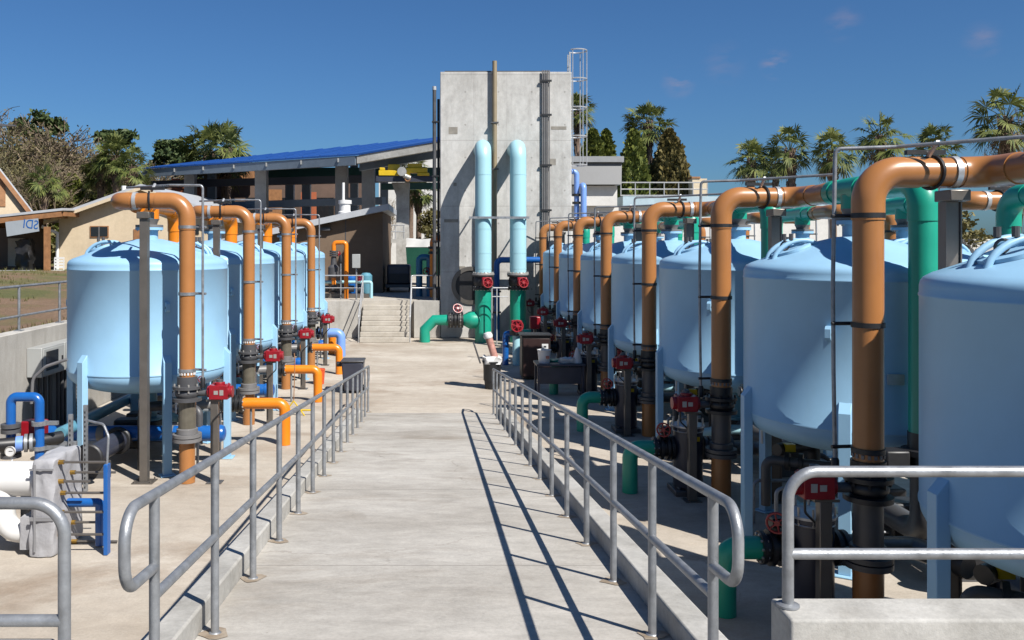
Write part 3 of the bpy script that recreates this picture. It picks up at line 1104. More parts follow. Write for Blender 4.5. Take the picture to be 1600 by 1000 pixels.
def make_tank(label, group):
    t = thing('filter_tank', label, 'tank', (0, 0, 0), 0, group)
    prof = [(0.0, 1.08), (0.3, 1.09), (0.6, 1.13), (0.85, 1.185), (1.02, 1.24), (1.12, 1.29), (1.18, 1.345), (TR - 0.012, 1.40), (TR - 0.004, 1.44),
            (TR - 0.004, 1.470), (TR + 0.007, 1.476), (TR + 0.007, 1.496), (TR, 1.504), (TR, 3.03), (TR + 0.006, 3.036), (TR + 0.006, 3.052), (TR, 3.06),
            (TR, 3.115), (TR - 0.008, 3.15), (TR - 0.03, 3.18), (TR - 0.085, 3.212), (1.0, 3.262), (0.75, 3.36), (0.45, 3.455), (0.2, 3.515), (0.0, 3.53)]
    MB().lathe(prof, 72).build('shell', M['tank'], t, angle=60)
    g = MB()
    g.lathe([(0.135, 3.47), (0.135, 3.66), (0.215, 3.662), (0.215, 3.705)], 26)
    g.build('top_nozzle', M['tank'], t)
    bolts(t, (0, 0, 3.69), (0, 0, 1), 0.18, 8, 0.012, 0.09)
    g = MB()
    g.lathe([(0.20, 0.62), (0.20, 0.66), (0.12, 0.665), (0.12, 1.09)], 22)
    g.build('bottom_nozzle', M['tankdark'], t)
    for k in range(6):
        a = k * math.pi / 3
        Mt = Matrix.Rotation(a, 4, 'Z')
        g = MB()
        x0, x1, w = TR - 0.015, TR + 0.085, 0.062
        P = [(x0, -w, 0.02), (x1, -w, 0.02), (x1, w, 0.02), (x0, w, 0.02), (x0, -w, 1.80), (x1, -w, 1.68), (x1, w, 1.68), (x0, w, 1.80)]
        g.hexa([Mt @ Vector(q) for q in P])
        g.box(Mt @ Vector((TR + 0.04, 0, 0.0115)), (0.20, 0.22, 0.018), a)
        g.build('leg', M['tank'], t, bevel=0.006)
    for a in (R(2), R(233), R(120)):
        g = MB()
        Mt = Matrix.Rotation(a, 4, 'Z')
        pl = [(0.0, -0.075), (0.085, -0.075), (0.11, -0.045), (0.11, 0.045), (0.085, 0.075), (0.0, 0.075)]
        vs = [Mt @ Vector((TR - 0.02 + x, s, 2.50 + z)) for s in (-0.028, 0.028) for (x, z) in pl]
        g.add(vs, [tuple(range(6)), tuple(reversed(range(6, 12)))] + [(i, i + 6, (i + 1) % 6 + 6, (i + 1) % 6) for i in range(6)])
        lg = g.build('lifting_lug', M['tank'], t)
        MB().cyl(Mt @ Vector((TR + 0.05, -0.031, 2.49)), Mt @ Vector((TR + 0.05, 0.031, 2.49)), 0.02, 12).build('lug_hole', M['black'], lg)
    Mt = Matrix.Rotation(R(262), 4, 'Z')
    g = MB()
    g.box(Mt @ Vector((TR + 0.012, 0, 2.05)), (0.02, 0.16, 0.11), R(262))
    g.build('nameplate', M['alu'], t)
    for a in (math.pi, 0.0):
        rr = 0.74
        z = crown_z(rr)
        tilt = math.atan2(crown_z(rr - 0.1) - crown_z(rr + 0.1), 0.2)
        Mt = Matrix.Rotation(a, 4, 'Z') @ Matrix.Translation((rr, 0, z)) @ Matrix.Rotation(tilt, 4, 'Y')
        g = MB()
        g.lathe([(0.20, -0.12), (0.20, -0.015), (0.225, -0.01), (0.225, 0.02), (0.17, 0.03), (0.16, 0.005), (0.0, 0.012)], 30, Mt)
        mh = g.build('manhole', M['tank'], t)
        g = MB()
        for s in (-0.10, 0.10):
            pts = []
            for j in range(11):
                u = -1 + 2 * j / 10
                pts.append(Mt @ Vector((u * 0.27, s, -0.03 + 0.125 * (1 - u * u) ** 0.7)))
            g.tube(pts, 0.027, 10)
        g.build('yoke', M['tank'], mh)
        g = MB()
        for s in (-0.10, 0.10):
            p = Mt @ Vector((0.0, s, 0.12))
            g.cyl(p, p + Vector((0, 0, 0.075)), 0.026, 8)
        g.ring(Mt @ Vector((0.05, 0, 0.07)), Vector((0, 1, 0.3)), 0.05, 0.012, 14, 6)
        g.build('bolt', M['dgrey'], mh)
    return t


def make_riser(label, group, dark):  # dark: shade on the right row put into its fittings' colours
    """brown riser; origin at its foot; runs up, over to the tank centre line and back to the tee"""
    t = thing('brown_pipe', label, 'pipe', (0, 0, 0), 0, group)
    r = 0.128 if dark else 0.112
    H = 4.06
    Pth = [(0, 0, 1.52), (0, 0, H), (1.05, 0, H), (1.05, -0.98, H)]
    MB().tube(Pth, r, 26, bend=0.26, seg=10).build('pipe_run', M['brown'], t)
    g = MB()
    g.tube([(0, 0, H - 0.42), (0, 0, H), (0.44, 0, H)], r + 0.009, 26, bend=0.26, seg=10)
    g.tube([(0.80, 0, H), (1.05, 0, H), (1.05, -0.42, H)], r + 0.009, 26, bend=0.24, seg=10)
    g.tube([(1.05, -0.78, H), (1.05, -0.93, H)], r + 0.009, 26)
    g.build('elbow_fitting', M['brown'], t)
    MB().tube([(0, 0, 0.004), (0, 0, 0.60)], r, 24).build('foot_pipe', M['brown'], t)
    g = MB()
    g.disc((0, 0, 0.625), (0, 0, 1), 0.205, 0.05, 26)
    g.disc((0, 0, 0.685), (0, 0, 1), 0.205, 0.045, 26)
    g.lathe([(0.15, 0.71), (0.15, 0.78), (0.128, 0.79)], 24)
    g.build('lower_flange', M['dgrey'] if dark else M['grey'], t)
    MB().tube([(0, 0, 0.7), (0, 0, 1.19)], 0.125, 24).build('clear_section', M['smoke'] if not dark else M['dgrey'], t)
    g = MB()
    g.lathe([(0.205, 1.18), (0.205, 1.225), (0.14, 1.23), (0.17, 1.27), (0.17, 1.31), (0.14, 1.35), (0.205, 1.355), (0.205, 1.395), (0.145, 1.40), (0.145, 1.53)], 26)
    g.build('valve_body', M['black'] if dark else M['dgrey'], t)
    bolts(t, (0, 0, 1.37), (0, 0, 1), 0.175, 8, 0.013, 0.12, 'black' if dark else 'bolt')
    g = MB()
    for j in range(16):
        a = 2 * math.pi * j / 16
        g.box(((r + 0.004) * math.cos(a), (r + 0.004) * math.sin(a), 1.575), (0.012, 0.024, 0.035), a)
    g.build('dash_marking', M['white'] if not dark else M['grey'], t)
    # actuator beside the valve
    g = MB()
    g.tube([(-0.14, 0, 1.29), (-0.30, 0, 1.29)], 0.045, 12)
    g.build('valve_stem', M['dgrey'], t)
    ac = MB()
    ac.box((-0.47, 0, 1.31), (0.27, 0.21, 0.20))
    ac.cyl((-0.47, 0, 1.40), (-0.47, 0, 1.45), 0.075, 16)
    ac.cyl((-0.60, 0, 1.31), (-0.66, 0, 1.31), 0.085, 16)
    ac.cyl((-0.335, 0, 1.31), (-0.30, 0, 1.31), 0.085, 16)
    for sx_ in (-0.58, -0.36):
        for sy_ in (-0.085, 0.085):
            ac.cyl((sx_, sy_, 1.40), (sx_, sy_, 1.425), 0.013, 6)
    aco = ac.build('actuator', M['red'], t, bevel=0.022)
    g = MB()
    for s in (-1, 1):
        g.box((-0.52, s * 0.1075, 1.31), (0.055, 0.005, 0.075))
        g.box((-0.44, s * 0.1075, 1.31), (0.06, 0.005, 0.055))
    g.build('label_plate', M['bolt'], aco)
    MB().lathe([(0.05, 1.451), (0.045, 1.485), (0.0, 1.495)], 14, Matrix.Translation((-0.47, 0, 0))).build('dial', M['dgrey'], aco)
    MB().tube([(-0.53, 0.06, 1.21), (-0.53, 0.06, 1.05), (-0.38, 0.075, 0.9), (-0.37, 0.075, 0.1)], 0.011, 6, bend=0.06).build('cable', M['black'], aco)
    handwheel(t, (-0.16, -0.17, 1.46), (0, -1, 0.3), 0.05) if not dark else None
    return t


def make_conduit(label, group, mat):
    t = thing('conduit', label, 'conduit', (0, 0, 0), 0, group)
    cy = 0.13 if 'right' in group else 0.02
    cr0 = 0.131 if 'right' in group else 0.115
    MB().tube([(-0.23, cy, 1.45), (-0.245 if cy > 0.1 else -0.23, cy, 2.3), (-0.25 if cy > 0.1 else -0.23, cy, 3.1), (-0.23, cy, 4.28), (0.25, 0.0, 4.285), (1.15, -0.78, 4.30)], 0.018, 10, bend=0.05).build('tube', mat, t)
    g = MB()
    for zz in (3.68, 2.72, 1.62):
        g.tube([(-0.27, cy - 0.02, zz), (0.05, -0.15 if cy < 0.1 else 0.15, zz)], 0.018, 6)
        g.lathe([(cr0, zz - 0.022), (cr0 + 0.009, zz - 0.022), (cr0 + 0.009, zz + 0.022), (cr0, zz + 0.022)], 24)
    g.build('clamp', M['black'] if cy > 0.1 else mat, t)
    g = MB()
    g.lathe([(0.0, 1.36), (0.035, 1.37), (0.035, 1.5), (0.026, 1.52)], 10, Matrix.Translation((-0.23, cy, 0)))
    g.build('gland', M['black'], t)
    # hanger on the horizontal run
    g = MB()
    g.ring((0.55, 0, 4.06), (1, 0.30, 0), cr0 + 0.014, 0.016, 24, 6)
    g.box((0.5, 0, 4.235), (0.34, 0.05, 0.04))
    g.build('hanger', M['black'], t)
    g = MB()
    g.lathe([(cr0, -0.025), (cr0 + 0.011, -0.025), (cr0 + 0.011, 0.025), (cr0, 0.025)], 24, Matrix.Translation((0.74, 0, 4.06)) @ Matrix.Rotation(R(90), 4, 'Y'))
    g.cyl((0.52, -0.02, 4.2), (0.52, -0.17, 4.31), 0.02, 6)
    g.build('strap', M['alu'], t)
    return t


def make_post(label, group, wide=True):
    t = thing('support_post', label, 'post', (0, 0, 0), 0, group)
    g = MB()
    w, d = (0.07, 0.062) if wide else (0.056, 0.055)
    # open channel
    g.bx(-w, w, d - 0.012, d, 0.016, 3.80)
    g.bx(-w, -w + 0.012, -d, d - 0.0125, 0.016, 3.80)
    g.bx(w - 0.012, w, -d, d - 0.0125, 0.016, 3.80)
    g.bx(-w + 0.0125, w - 0.0125, -0.045, -0.033, 0.016, 3.80)
    g.build('channel', M['steel'], t)
    MB().bx(-0.09, 0.09, -0.16, 0.09, 3.802, 3.90).build('head', M['steel'], t, bevel=0.01)
    g = MB()
    g.box((0, 0, 0.0085), (0.30, 0.26, 0.014))
    for s in (-1, 1):
        for u in (-1, 1):
            g.cyl((s * 0.115, u * 0.095, 0.015), (s * 0.115, u * 0.095, 0.05), 0.012, 6)
    g.build('base_plate', M['steel'], t)
    return t


def make_top_pipe(label, group, mat, name):
    """coloured pipe from the tee above the nozzle to its drop on the near side (local -y)"""
    t = thing(name, label, 'pipe', (0, 0, 0), 0, group)
    H, r = 4.06, 0.137
    MB().tube([(0, 0.54, H), (0, -1.42, H), (0, -1.42, 1.55)], r, 26, bend=0.26, seg=10).build('pipe_run', mat, t)
    g = MB()
    g.tube([(0, -1.02, H), (0, -1.42, H), (0, -1.42, H - 0.40)], r + 0.010, 26, bend=0.26, seg=10)
    g.tube([(0, 0.56, H), (0, 0.42, H)], r + 0.012, 26)
    g.tube([(0, 0.22, H), (0, -0.22, H)], r + 0.012, 26)
    g.build('elbow_fitting', mat, t)
    g = MB()
    g.lathe([(0.150, 3.84), (0.152, 4.0)], 24)
    g.build('tee_leg', mat, t)
    g = MB()
    g.lathe([(0.215, 3.709), (0.215, 3.745), (0.12, 3.75), (0.13, 3.79), (0.155, 3.84)], 26)
    g.build('reducer', M['grey'], t)
    g = MB()
    g.lathe([(0.205, 1.18), (0.205, 1.23), (0.15, 1.235), (0.15, 1.33), (0.205, 1.335), (0.205, 1.39), (0.145, 1.395), (0.145, 1.56)], 24, Matrix.Translation((0, -1.42, 0)))
    g.build('valve_body', M['black'], t)
    MB().tube([(0, -1.42, 1.185), (0, -1.42, 0.55), (0, -1.0, 0.55), (0, -0.3, 0.55)], r * 0.9, 20, bend=0.2).build('lower_pipe', M['dgrey'], t)
    g = MB()
    g.box((-0.30, -1.42, 1.29), (0.24, 0.2, 0.2))
    g.cyl((-0.42, -1.42, 1.29), (-0.47, -1.42, 1.29), 0.08, 14)
    g.build('valve_gearbox', M['black'], t, bevel=0.02)
    return t


def make_strainer(label, group):
    t = thing('strainer', label, 'strainer', (0, 0, 0), 0, group)
    g = MB()
    g.lathe([(0.0, 0.10), (0.19, 0.10), (0.20, 0.14), (0.20, 0.88), (0.215, 0.885), (0.215, 0.92)], 32)
    g.build('drum', M['navy'], t)
    g = MB()
    g.lathe([(0.225, 0.922), (0.225, 0.945), (0.18, 0.955), (0.05, 0.985), (0.0, 0.99)], 32)
    g.build('lid', M['alu'], t)
    g = MB()
    for j in range(10):
        a = 2 * math.pi * j / 10
        g.tube([(0.205 * math.cos(a), 0.205 * math.sin(a), 0.86), (0.205 * math.cos(a), 0.205 * math.sin(a), 1.03)], 0.011, 6)
    g.ring((0, 0, 0.865), (0, 0, 1), 0.205, 0.009, 28, 5)
    g.build('lid_bolt_circle', M['bolt'], t)
    g = MB()
    g.box((0, 0, 0.04), (0.46, 0.46, 0.075))
    for s in (-1, 1):
        g.box((s * 0.15, 0, 0.09), (0.04, 0.3, 0.03))
    g.build('base', M['dgrey'], t, bevel=0.01)
    MB().box((0.06, -0.199, 0.78), (0.09, 0.012, 0.06)).build('label_plate', M['yellow'], t)
    g = MB()
    for x in (-0.23, -0.29, -0.38, -0.46):
        g.disc((x, 0, 0.62), (1, 0, 0), 0.165 if x > -0.4 else 0.15, 0.04, 24)
    g.disc((-0.35, 0, 0.62), (1, 0, 0), 0.12, 0.24, 20)
    g.cyl((-0.33, 0, 0.74), (-0.33, 0, 0.86), 0.04, 10)
    g.box((-0.33, -0.05, 0.88), (0.14, 0.14, 0.09))
    g.build('valve_body', M['black'], t)
    bolts(t, (-0.46, 0, 0.62), (1, 0, 0), 0.125, 10, 0.012, 0.07)
    handwheel(t, (-0.38, -0.17, 0.90), (-0.5, -1, 0), 0.09)
    g = MB()
    for x in (0.23, 0.30, 0.52, 0.58):
        g.disc((x, 0, 0.62), (1, 0, 0), 0.16, 0.04, 24)
    g.disc((0.42, 0, 0.62), (1, 0, 0), 0.12, 0.3, 20)
    g.build('outlet_coupling', M['dgrey'], t)
    MB().tube([(0.58, 0, 0.62), (0.95, 0, 0.62), (1.15, -0.5, 0.62)], 0.10, 16, bend=0.1).build('outlet_pipe', M['steel'], t)
    MB().tube([(-0.47, 0, 0.62), (-0.80, 0, 0.62), (-0.80, 0, 0.004)], 0.105, 22, bend=0.15, seg=10).build('green_elbow', M['green'], t)
    return t


def make_apost(label, group):
    t = thing('actuator_post', label, 'post', (0, 0, 0), 0, group)
    g = MB()
    g.bx(-0.055, 0.055, -0.05, 0.05, 0.014, 1.175)
    g.build('channel', M['steel'], t, bevel=0.008)
    MB().bx(-0.11, 0.11, -0.07, 0.07, 1.177, 1.20).build('head', M['steel'], t)
    MB().box((0, 0, 0.0075), (0.22, 0.2, 0.011)).build('base_plate', M['steel'], t)
    return t


def make_service(label, group):
    """small bore drain pipework and gauges under a tank"""
    t = thing('drain_pipework', label, 'pipework', (0, 0, 0), 0, group)
    g = MB()
    g.tube([(-0.25, 0.0, 0.85), (-0.9, 0.35, 0.85), (-0.9, 0.35, 0.3)], 0.055, 12, bend=0.1)
    g.tube([(0.2, -0.2, 0.45), (0.8, -0.75, 0.45), (0.8, -0.75, 0.003)], 0.06, 12, bend=0.1)
    g.build('pipe', M['dgrey'], t)
    MB().tube([(0.30, -1.7, 0.40), (0.30, 1.7, 0.40)], 0.15, 18).build('header_pipe', M['navy'], t)  # headers added as dark clutter to darken the space underneath
    MB().tube([(0.78, -1.6, 0.72), (0.78, 1.5, 0.72)], 0.085, 14).build('header_pipe', M['tankdark'], t)
    g = MB()
    for yy in (-1.68, -0.9, 0.55, 1.68):
        g.disc((0.30, yy, 0.40), (0, 1, 0), 0.215, 0.06, 20)
    for yy in (-0.55, 0.0):
        g.box((0.30, yy, 0.40), (0.46, 0.30, 0.46))
    g.build('header_valve', M['black'], t, bevel=0.03)
    g = MB()
    for yy in (-1.2, 1.2):
        g.bx(0.18, 0.86, yy - 0.05, yy + 0.05, 0.003, 0.25)
    g.build('pipe_stand', M['dgrey'], t)
    g = MB()
    g.tube([(-0.15, 0.75, 0.003), (-0.15, 0.75, 0.95), (-0.75, 0.4, 0.95)], 0.075, 14, bend=0.12)
    g.build('riser_stub', M['black'], t)
    g = MB()
    g.tube([(-0.35, -0.5, 0.55), (-0.35, -0.5, 0.82)], 0.06, 12)
    g.lathe([(0.0, 0.82), (0.05, 0.83), (0.07, 0.86), (0.05, 0.9), (0, 0.91)], 12, Matrix.Translation((-0.35, -0.5, 0)))
    g.build('vent_valve', M['red'], t)
    MB().tube([(0.1, -0.55, 0.55), (-0.35, -0.5, 0.55), (-0.7, -0.15, 0.40), (-0.7, 0.1, 0.40)], 0.075, 14, bend=0.1).build('cyan_elbow', M['cyan'], t)
    g = MB()
    for p in ((-0.55, 0.18, 0.85), (-0.68, 0.25, 0.85)):
        g.disc(p, (-0.65, 0.35, 0), 0.11, 0.05, 16)
    g.disc((0, 0, 0.56), (0, 0, 1), 0.21, 0.1, 22)
    g.build('flange', M['black'], t)
    g = MB()
    g.tube([(-1.05, -0.35, 0.003), (-1.05, -0.35, 0.7), (-0.7, -0.35, 0.7)], 0.022, 8, bend=0.08)
    g.tube([(-0.95, 0.62, 0.003), (-0.95, 0.62, 0.52), (-0.4, 0.62, 0.52)], 0.022, 8, bend=0.08)
    g.tube([(-0.85, -0.62, 0.30), (0.9, -0.62, 0.30)], 0.018, 8)
    g.build('small_pipe', M['galv'], t)
    g = MB()
    g.lathe([(0.0, 0), (0.055, 0.0), (0.055, 0.035), (0.05, 0.04), (0, 0.04)], 18, Matrix.Translation((-0.72, 0.98, 1.18)) @ Matrix.Rotation(R(90), 4, 'X'))
    g.tube([(-0.72, 0.96, 0.9), (-0.72, 0.96, 1.13)], 0.016, 6)
    g.build('gauge', M['white'], t)
    g = MB()
    g.box((-0.6, 0.4, 0.98), (0.12, 0.1, 0.09))
    g.build('drain_valve', M['yellow'], t)
    return t


# ---- right front row
RX, RZ0, RS = 4.83, 6.07, 3.95
GR = 'light blue tanks of the front row on the right'
protoR = {}


def place(key, maker, loc, label, rz=0.0):
    if key not in protoR:
        o = maker(label)
        o.location = loc
        o.rotation_euler = (0, 0, rz)
        protoR[key] = o
        return o
    return dup(protoR[key], loc, label, rz)


def pos(n, total, side):
    if n == 0:
        return f'nearest the camera on the {side}'
    if n == total - 1:
        return f'farthest of the row on the {side}'
    return f'{ORD[n]} from the camera on the {side}'


tank_lab = ['light blue tank cut by the right edge of the photo, behind the foreground guard rail',
            'light blue tank second from the camera in the right front row, fully in view',
            'light blue tank third from the camera in the right front row',
            'light blue tank fourth from the camera in the right front row',
            'light blue tank fifth from the camera in the right front row',
            'light blue tank sixth from the camera in the right front row',
            'light blue tank at the far end of the right front row beside the tower']
for n in range(7):
    y = RZ0 + RS * n
    w = 'beside the ' + (ORD[n] if n else 'nearest') + ' right front tank'
    place('tank', lambda l: make_tank(l, 'light blue filter tanks'), (RX - (0.06 if n == 0 else 0), y, 0), tank_lab[n])
    place('riserR', lambda l: make_riser(l, 'brown riser pipes on the right', True), (RX - 1.05, y + 1.53, 0),
          f'brown riser pipe with a shade-darkened valve, {pos(n, 7, "right")}')
    place('conR', lambda l: make_conduit(l, 'conduits clamped to the right brown pipes', M['galv']), (RX - 1.05, y + 1.53, 0),
          f'dark conduit clamped to the {"nearest" if n == 0 else ORD[n]} right brown riser pipe') if 'dgrey2' in M else place('conR', lambda l: make_conduit(l, 'conduits clamped to the right brown pipes', M['galv']), (RX - 1.05, y + 1.53, 0), f'thin conduit clamped to the {"nearest" if n == 0 else ORD[n]} right brown riser pipe')
    place('topR', lambda l: make_top_pipe(l, 'green pipes above the right front tanks', M['green'], 'green_pipe'), (RX, y, 0),
          f'green pipe on top of the {"nearest" if n == 0 else ORD[n]} tank of the right front row')
    place('postR', lambda l: make_post(l, 'steel posts carrying brown pipes'), (RX - 0.33, y + 1.53, 0),
          f'steel channel post under the horizontal brown pipe, {pos(n, 7, "right")}')
    place('apostR', lambda l: make_apost(l, 'short steel posts under red actuators'), (RX - 1.44, y + 1.53, 0),
          f'short steel post under the red actuator, {pos(n, 7, "right")}')
    place('svcR', lambda l: make_service(l, 'drain pipework under the tanks'), (RX, y, 0),
          f'dark drain pipework and gauge under the {"nearest" if n == 0 else ORD[n]} right front tank')
    if n < 6:
        place('strR', lambda l: make_strainer(l, 'navy strainers with green elbows'), (RX - 1.38, y + 1.93, 0),
              f'navy strainer drum with green elbow pipe, {pos(n, 6, "right")}')

# ---- right back row (piping mirrored: risers on its outer side)
BX = 7.55
for n in range(6):
    y = 10.02 + RS * n
    w = ORD[n] if n else 'nearest'
    place('tank', None, (BX, y, 0), f'light blue tank in the back row on the right, {w} from the camera', math.pi)
    place('topR', None, (BX, y, 0), f'green pipe on top of the {w} tank of the right back row', math.pi)
    place('riserR', None, (BX + 1.05, y - 1.53, 0), f'brown pipe serving the {w} tank of the right back row', math.pi)
    place('conR', None, (BX + 1.05, y - 1.53, 0), f'thin conduit clamped to the brown pipe of the {w} right back row tank', math.pi)

# ---- left row
LX, LZ0, LS = -4.65, 13.9, 4.05


def make_outlet(label, group):
    """orange elbow leaving the tank towards the aisle (world frame)"""
    t = thing('orange_pipe', label, 'pipe', (0, 0, 0), 0, group)
    r = 0.095
    MB().tube([(0.28, 0, 0.71), (1.0, 0, 0.71), (1.0, 0, 0.004)], r, 22, bend=0.13, seg=10).build('elbow_pipe', M['orange'], t)
    MB().tube([(-0.02, 0, 0.71), (0.10, 0, 0.71)], r, 22).build('stub', M['orange'], t)
    g = MB()
    for x in (0.11, 0.19, 0.27):
        g.disc((x, 0, 0.71), (1, 0, 0), 0.15, 0.045, 22)
    g.disc((0.19, 0, 0.71), (1, 0, 0), 0.11, 0.2, 18)
    g.disc((-0.05, 0, 0.71), (1, 0, 0), 0.14, 0.06, 20)
    g.tube([(0.19, 0, 0.8), (0.19, 0, 0.95)], 0.03, 8)
    g.build('valve_body', M['black'], t)
    bolts(t, (0.285, 0, 0.71), (1, 0, 0), 0.12, 8, 0.012, 0.05)
    MB().tube([(-0.06, 0, 0.71), (-0.5, -0.2, 0.71)], 0.09, 16).build('inlet_pipe', M['grey'], t)
    g = MB()
    g.tube([(0.42, 0, 0.61), (0.42, 0, 0.004)], 0.022, 8)
    g.build('stand', M['galv'], t)
    return t


def make_manifold(label, group):
    t = thing('blue_pipe', label, 'pipe', (0, 0, 0), 0, group)
    MB().tube([(-1.55, 0, 0.47), (1.12, 0, 0.47)], 0.12, 24).build('pipe_run', M['royal'], t)
    g = MB()
    g.lathe([(0.132, 0), (0.132, 0.13), (0.11, 0.17), (0.06, 0.19), (0, 0.195)], 22, Matrix.Translation((1.121, 0, 0.47)) @ Matrix.Rotation(R(90), 4, 'Y'))
    g.build('end_cap', M['royal'], t)
    g = MB()
    for x in (-0.62, 0.45):
        g.disc((x, 0, 0.47), (1, 0, 0), 0.127, 0.12, 24)
    g.build('coupling', M['grey'], t)
    g = MB()
    for x in (-1.0, 0.7):
        g.box((x, 0, 0.175), (0.10, 0.16, 0.345))
    g.build('stand', M['steel'], t)
    MB().tube([(0, 0.05, 0.55), (0, 0.2, 0.9)], 0.10, 16).build('branch', M['dgrey'], t)
    return t


for n in range(4):
    y = LZ0 + LS * n
    w = 'nearest' if n == 0 else ('farthest' if n == 3 else ORD[n])
    place('tank', None, (LX, y, 0), ['light blue tank nearest the camera on the left, striped by pipe shadows', 'light blue tank second from the camera in the left row',
          'light blue tank third from the camera in the left row', 'light blue tank at the far end of the left row near the steps'][n], math.pi)
    fx, fy = LX + 1.03, y - 1.45
    place('riserL', lambda l: make_riser(l, 'brown riser pipes on the left', False), (fx, fy, 0),
          f'brown riser pipe with red actuator at the {w} left tank', math.pi)
    place('conL', lambda l: make_conduit(l, 'conduits clamped to the left brown pipes', M['galv']), (fx, fy, 0),
          f'galvanised conduit clamped to the {w} left brown riser pipe', math.pi)
    place('topL', lambda l: make_top_pipe(l, 'orange pipes above the left tanks', M['orange'], 'orange_pipe'), (LX, y, 0),
          f'orange pipe dropping behind the {w} left tank', math.pi)
    place('postL', lambda l: make_post(l, 'steel posts carrying brown pipes', False), (fx - 0.62, fy + 0.02, 0),
          f'grey steel channel post in front of the {w} left tank', math.pi)
    place('apostR', None, (fx + 0.40, fy, 0), f'short steel post under the red actuator of the {w} left tank', math.pi)
    place('svcR', None, (LX, y, 0), f'dark drain pipework and gauge under the {w} left tank', math.pi)
    if n < 3:
        place('outL', lambda l: make_outlet(l, 'orange elbows along the left of the ramp'), (LX + 1.02, y + 0.9, 0), f'orange elbow pipe dropping to the pad beside the {w} left tank')
    place('manL', lambda l: make_manifold(l, 'blue header pipes under the left tanks'), (LX, y - 0.35, 0), f'capped royal blue pipe lying under the {w} left tank')

# periwinkle elbow at the far end of the left row
t = thing('periwinkle_pipe', 'periwinkle blue elbow pipe with upright red actuator near the steps', 'pipe', (-3.6, 26.6, 0))
MB().tube([(-0.3, 0, 0.72), (0.60, 0, 0.72), (0.60, 0, 0.004)], 0.14, 22, bend=0.16, seg=8).build('elbow_pipe', M['peri'], t)
g = MB()
for x in (-0.1, 0.0, 0.1):
    g.disc((x, 0, 0.72), (1, 0, 0), 0.2, 0.06, 20)
g.cyl((0, 0, 0.9), (0, 0, 1.2), 0.05, 10)
g.build('valve_body', M['black'], t)
g = MB()
g.box((0, 0, 1.36), (0.3, 0.24, 0.34))
g.cyl((0.16, 0, 1.4), (0.2, 0, 1.4), 0.08, 12)
g.build('actuator', M['red'], t, bevel=0.03)
t = thing('orange_pipe', 'short orange elbow just behind the periwinkle elbow pipe', 'pipe', (-3.75, 27.1, 0))
MB().tube([(-0.5, 0, 0.66), (0.42, 0, 0.66), (0.42, 0, 0.004)], 0.12, 20, bend=0.14, seg=8).build('elbow_pipe', M['orange'], t)
MB().disc((-0.3, 0, 0.66), (1, 0, 0), 0.18, 0.08, 20).build('flange', M['black'], t)

# orange loop, valves and pumps on the platform edge
px0, px1 = at(521, 380, 33).x, at(540.5, 380, 33).x
t = thing('orange_pipe', 'tall orange inverted U pipe with grey valves against the tan shed', 'pipe', (px0, 33.1, PLAT))
zt = at(530, 379, 33).z - PLAT
MB().tube([(0, 0, 0.55), (0, 0, zt), (px1 - px0, 0, zt), (px1 - px0, 0, 0.0)], 0.085, 18, bend=0.12).build('pipe_run', M['orange'], t)
g = MB()
for zz in (zt - 0.42, zt - 0.34, zt - 0.5):
    g.disc((0, 0, zz), (0, 0, 1), 0.16, 0.06, 18)
g.lathe([(0.12, zt - 1.35), (0.22, zt - 1.3), (0.22, zt - 0.95), (0.12, zt - 0.85), (0.1, zt - 0.55)], 18)
g.build('valve_body', M['dgrey'], t)
handwheel(t, (0.22, -0.05, zt - 0.44), (1, -0.3, 0), 0.1)
t = thing('pump_skid', 'cluster of small grey pumps and teal tanks behind the platform railing', 'pumps', (-3.6, 33.6, PLAT))
g = MB()
for i in range(5):
    g.tube([(-0.9 + i * 0.33, 0.1, 0.35), (-0.68 + i * 0.33, 0.1, 0.35)], 0.13, 12)
g.build('pump', M['dgrey'], t)
g = MB()
g.bx(-1.0, 0.9, -0.15, 0.35, 0.003, 0.16)
g.build('skid_base', M['steel'], t)
MB().lathe([(0.22, 0.0), (0.24, 0.05), (0.24, 0.85), (0.15, 0.95), (0, 0.97)], 20, Matrix.Translation((0.75, 0.5, 0))).build('pressure_vessel', M['tankdark'], t)
MB().lathe([(0.22, 0.0), (0.24, 0.05), (0.24, 0.75), (0.15, 0.85), (0, 0.87)], 20, Matrix.Translation((0.15, 0.6, 0))).build('pressure_vessel', M['royal'], t)
g = MB()
g.tube([(-0.9, -0.1, 0.62), (1.0, -0.1, 0.62), (1.0, -0.1, 0.0)], 0.06, 10, bend=0.08)
g.build('manifold', M['cyan'], t)
handwheel(t, (0.55, -0.2, 0.75), (0, -1, 0), 0.09)
t = thing('control_panel', 'pale grey control box on a post at the top of the steps', 'control box', (at(526, 420, 32.6).x + 0.75, 32.55, PLAT))
MB().tube([(0, 0, 0), (0, 0, 1.25)], 0.035, 10).build('post', M['galv'], t)
MB().box((0, -0.06, 1.45), (0.30, 0.16, 0.52)).build('box', M['cabinet'], t, bevel=0.015)
t = thing('sign_post', 'thin grey post with a small dark head on the platform', 'post', (at(532, 420, 32.6).x, 32.7, PLAT))
MB().tube([(0, 0, 0), (0, 0, 1.35)], 0.025, 8).build('post', M['galv'], t)
MB().lathe([(0, 1.35), (0.07, 1.4), (0.08, 1.55), (0.05, 1.68), (0, 1.7)], 12).build('head', M['black'], t)

# ------------------------------------------------------------------ foreground left: heat exchanger, blue pipework, cabinets
hx = thing('heat_exchanger', 'plate heat exchanger in a grey quilted jacket with white pipes, left foreground', 'heat exchanger', (-4.30, 9.55, 0))


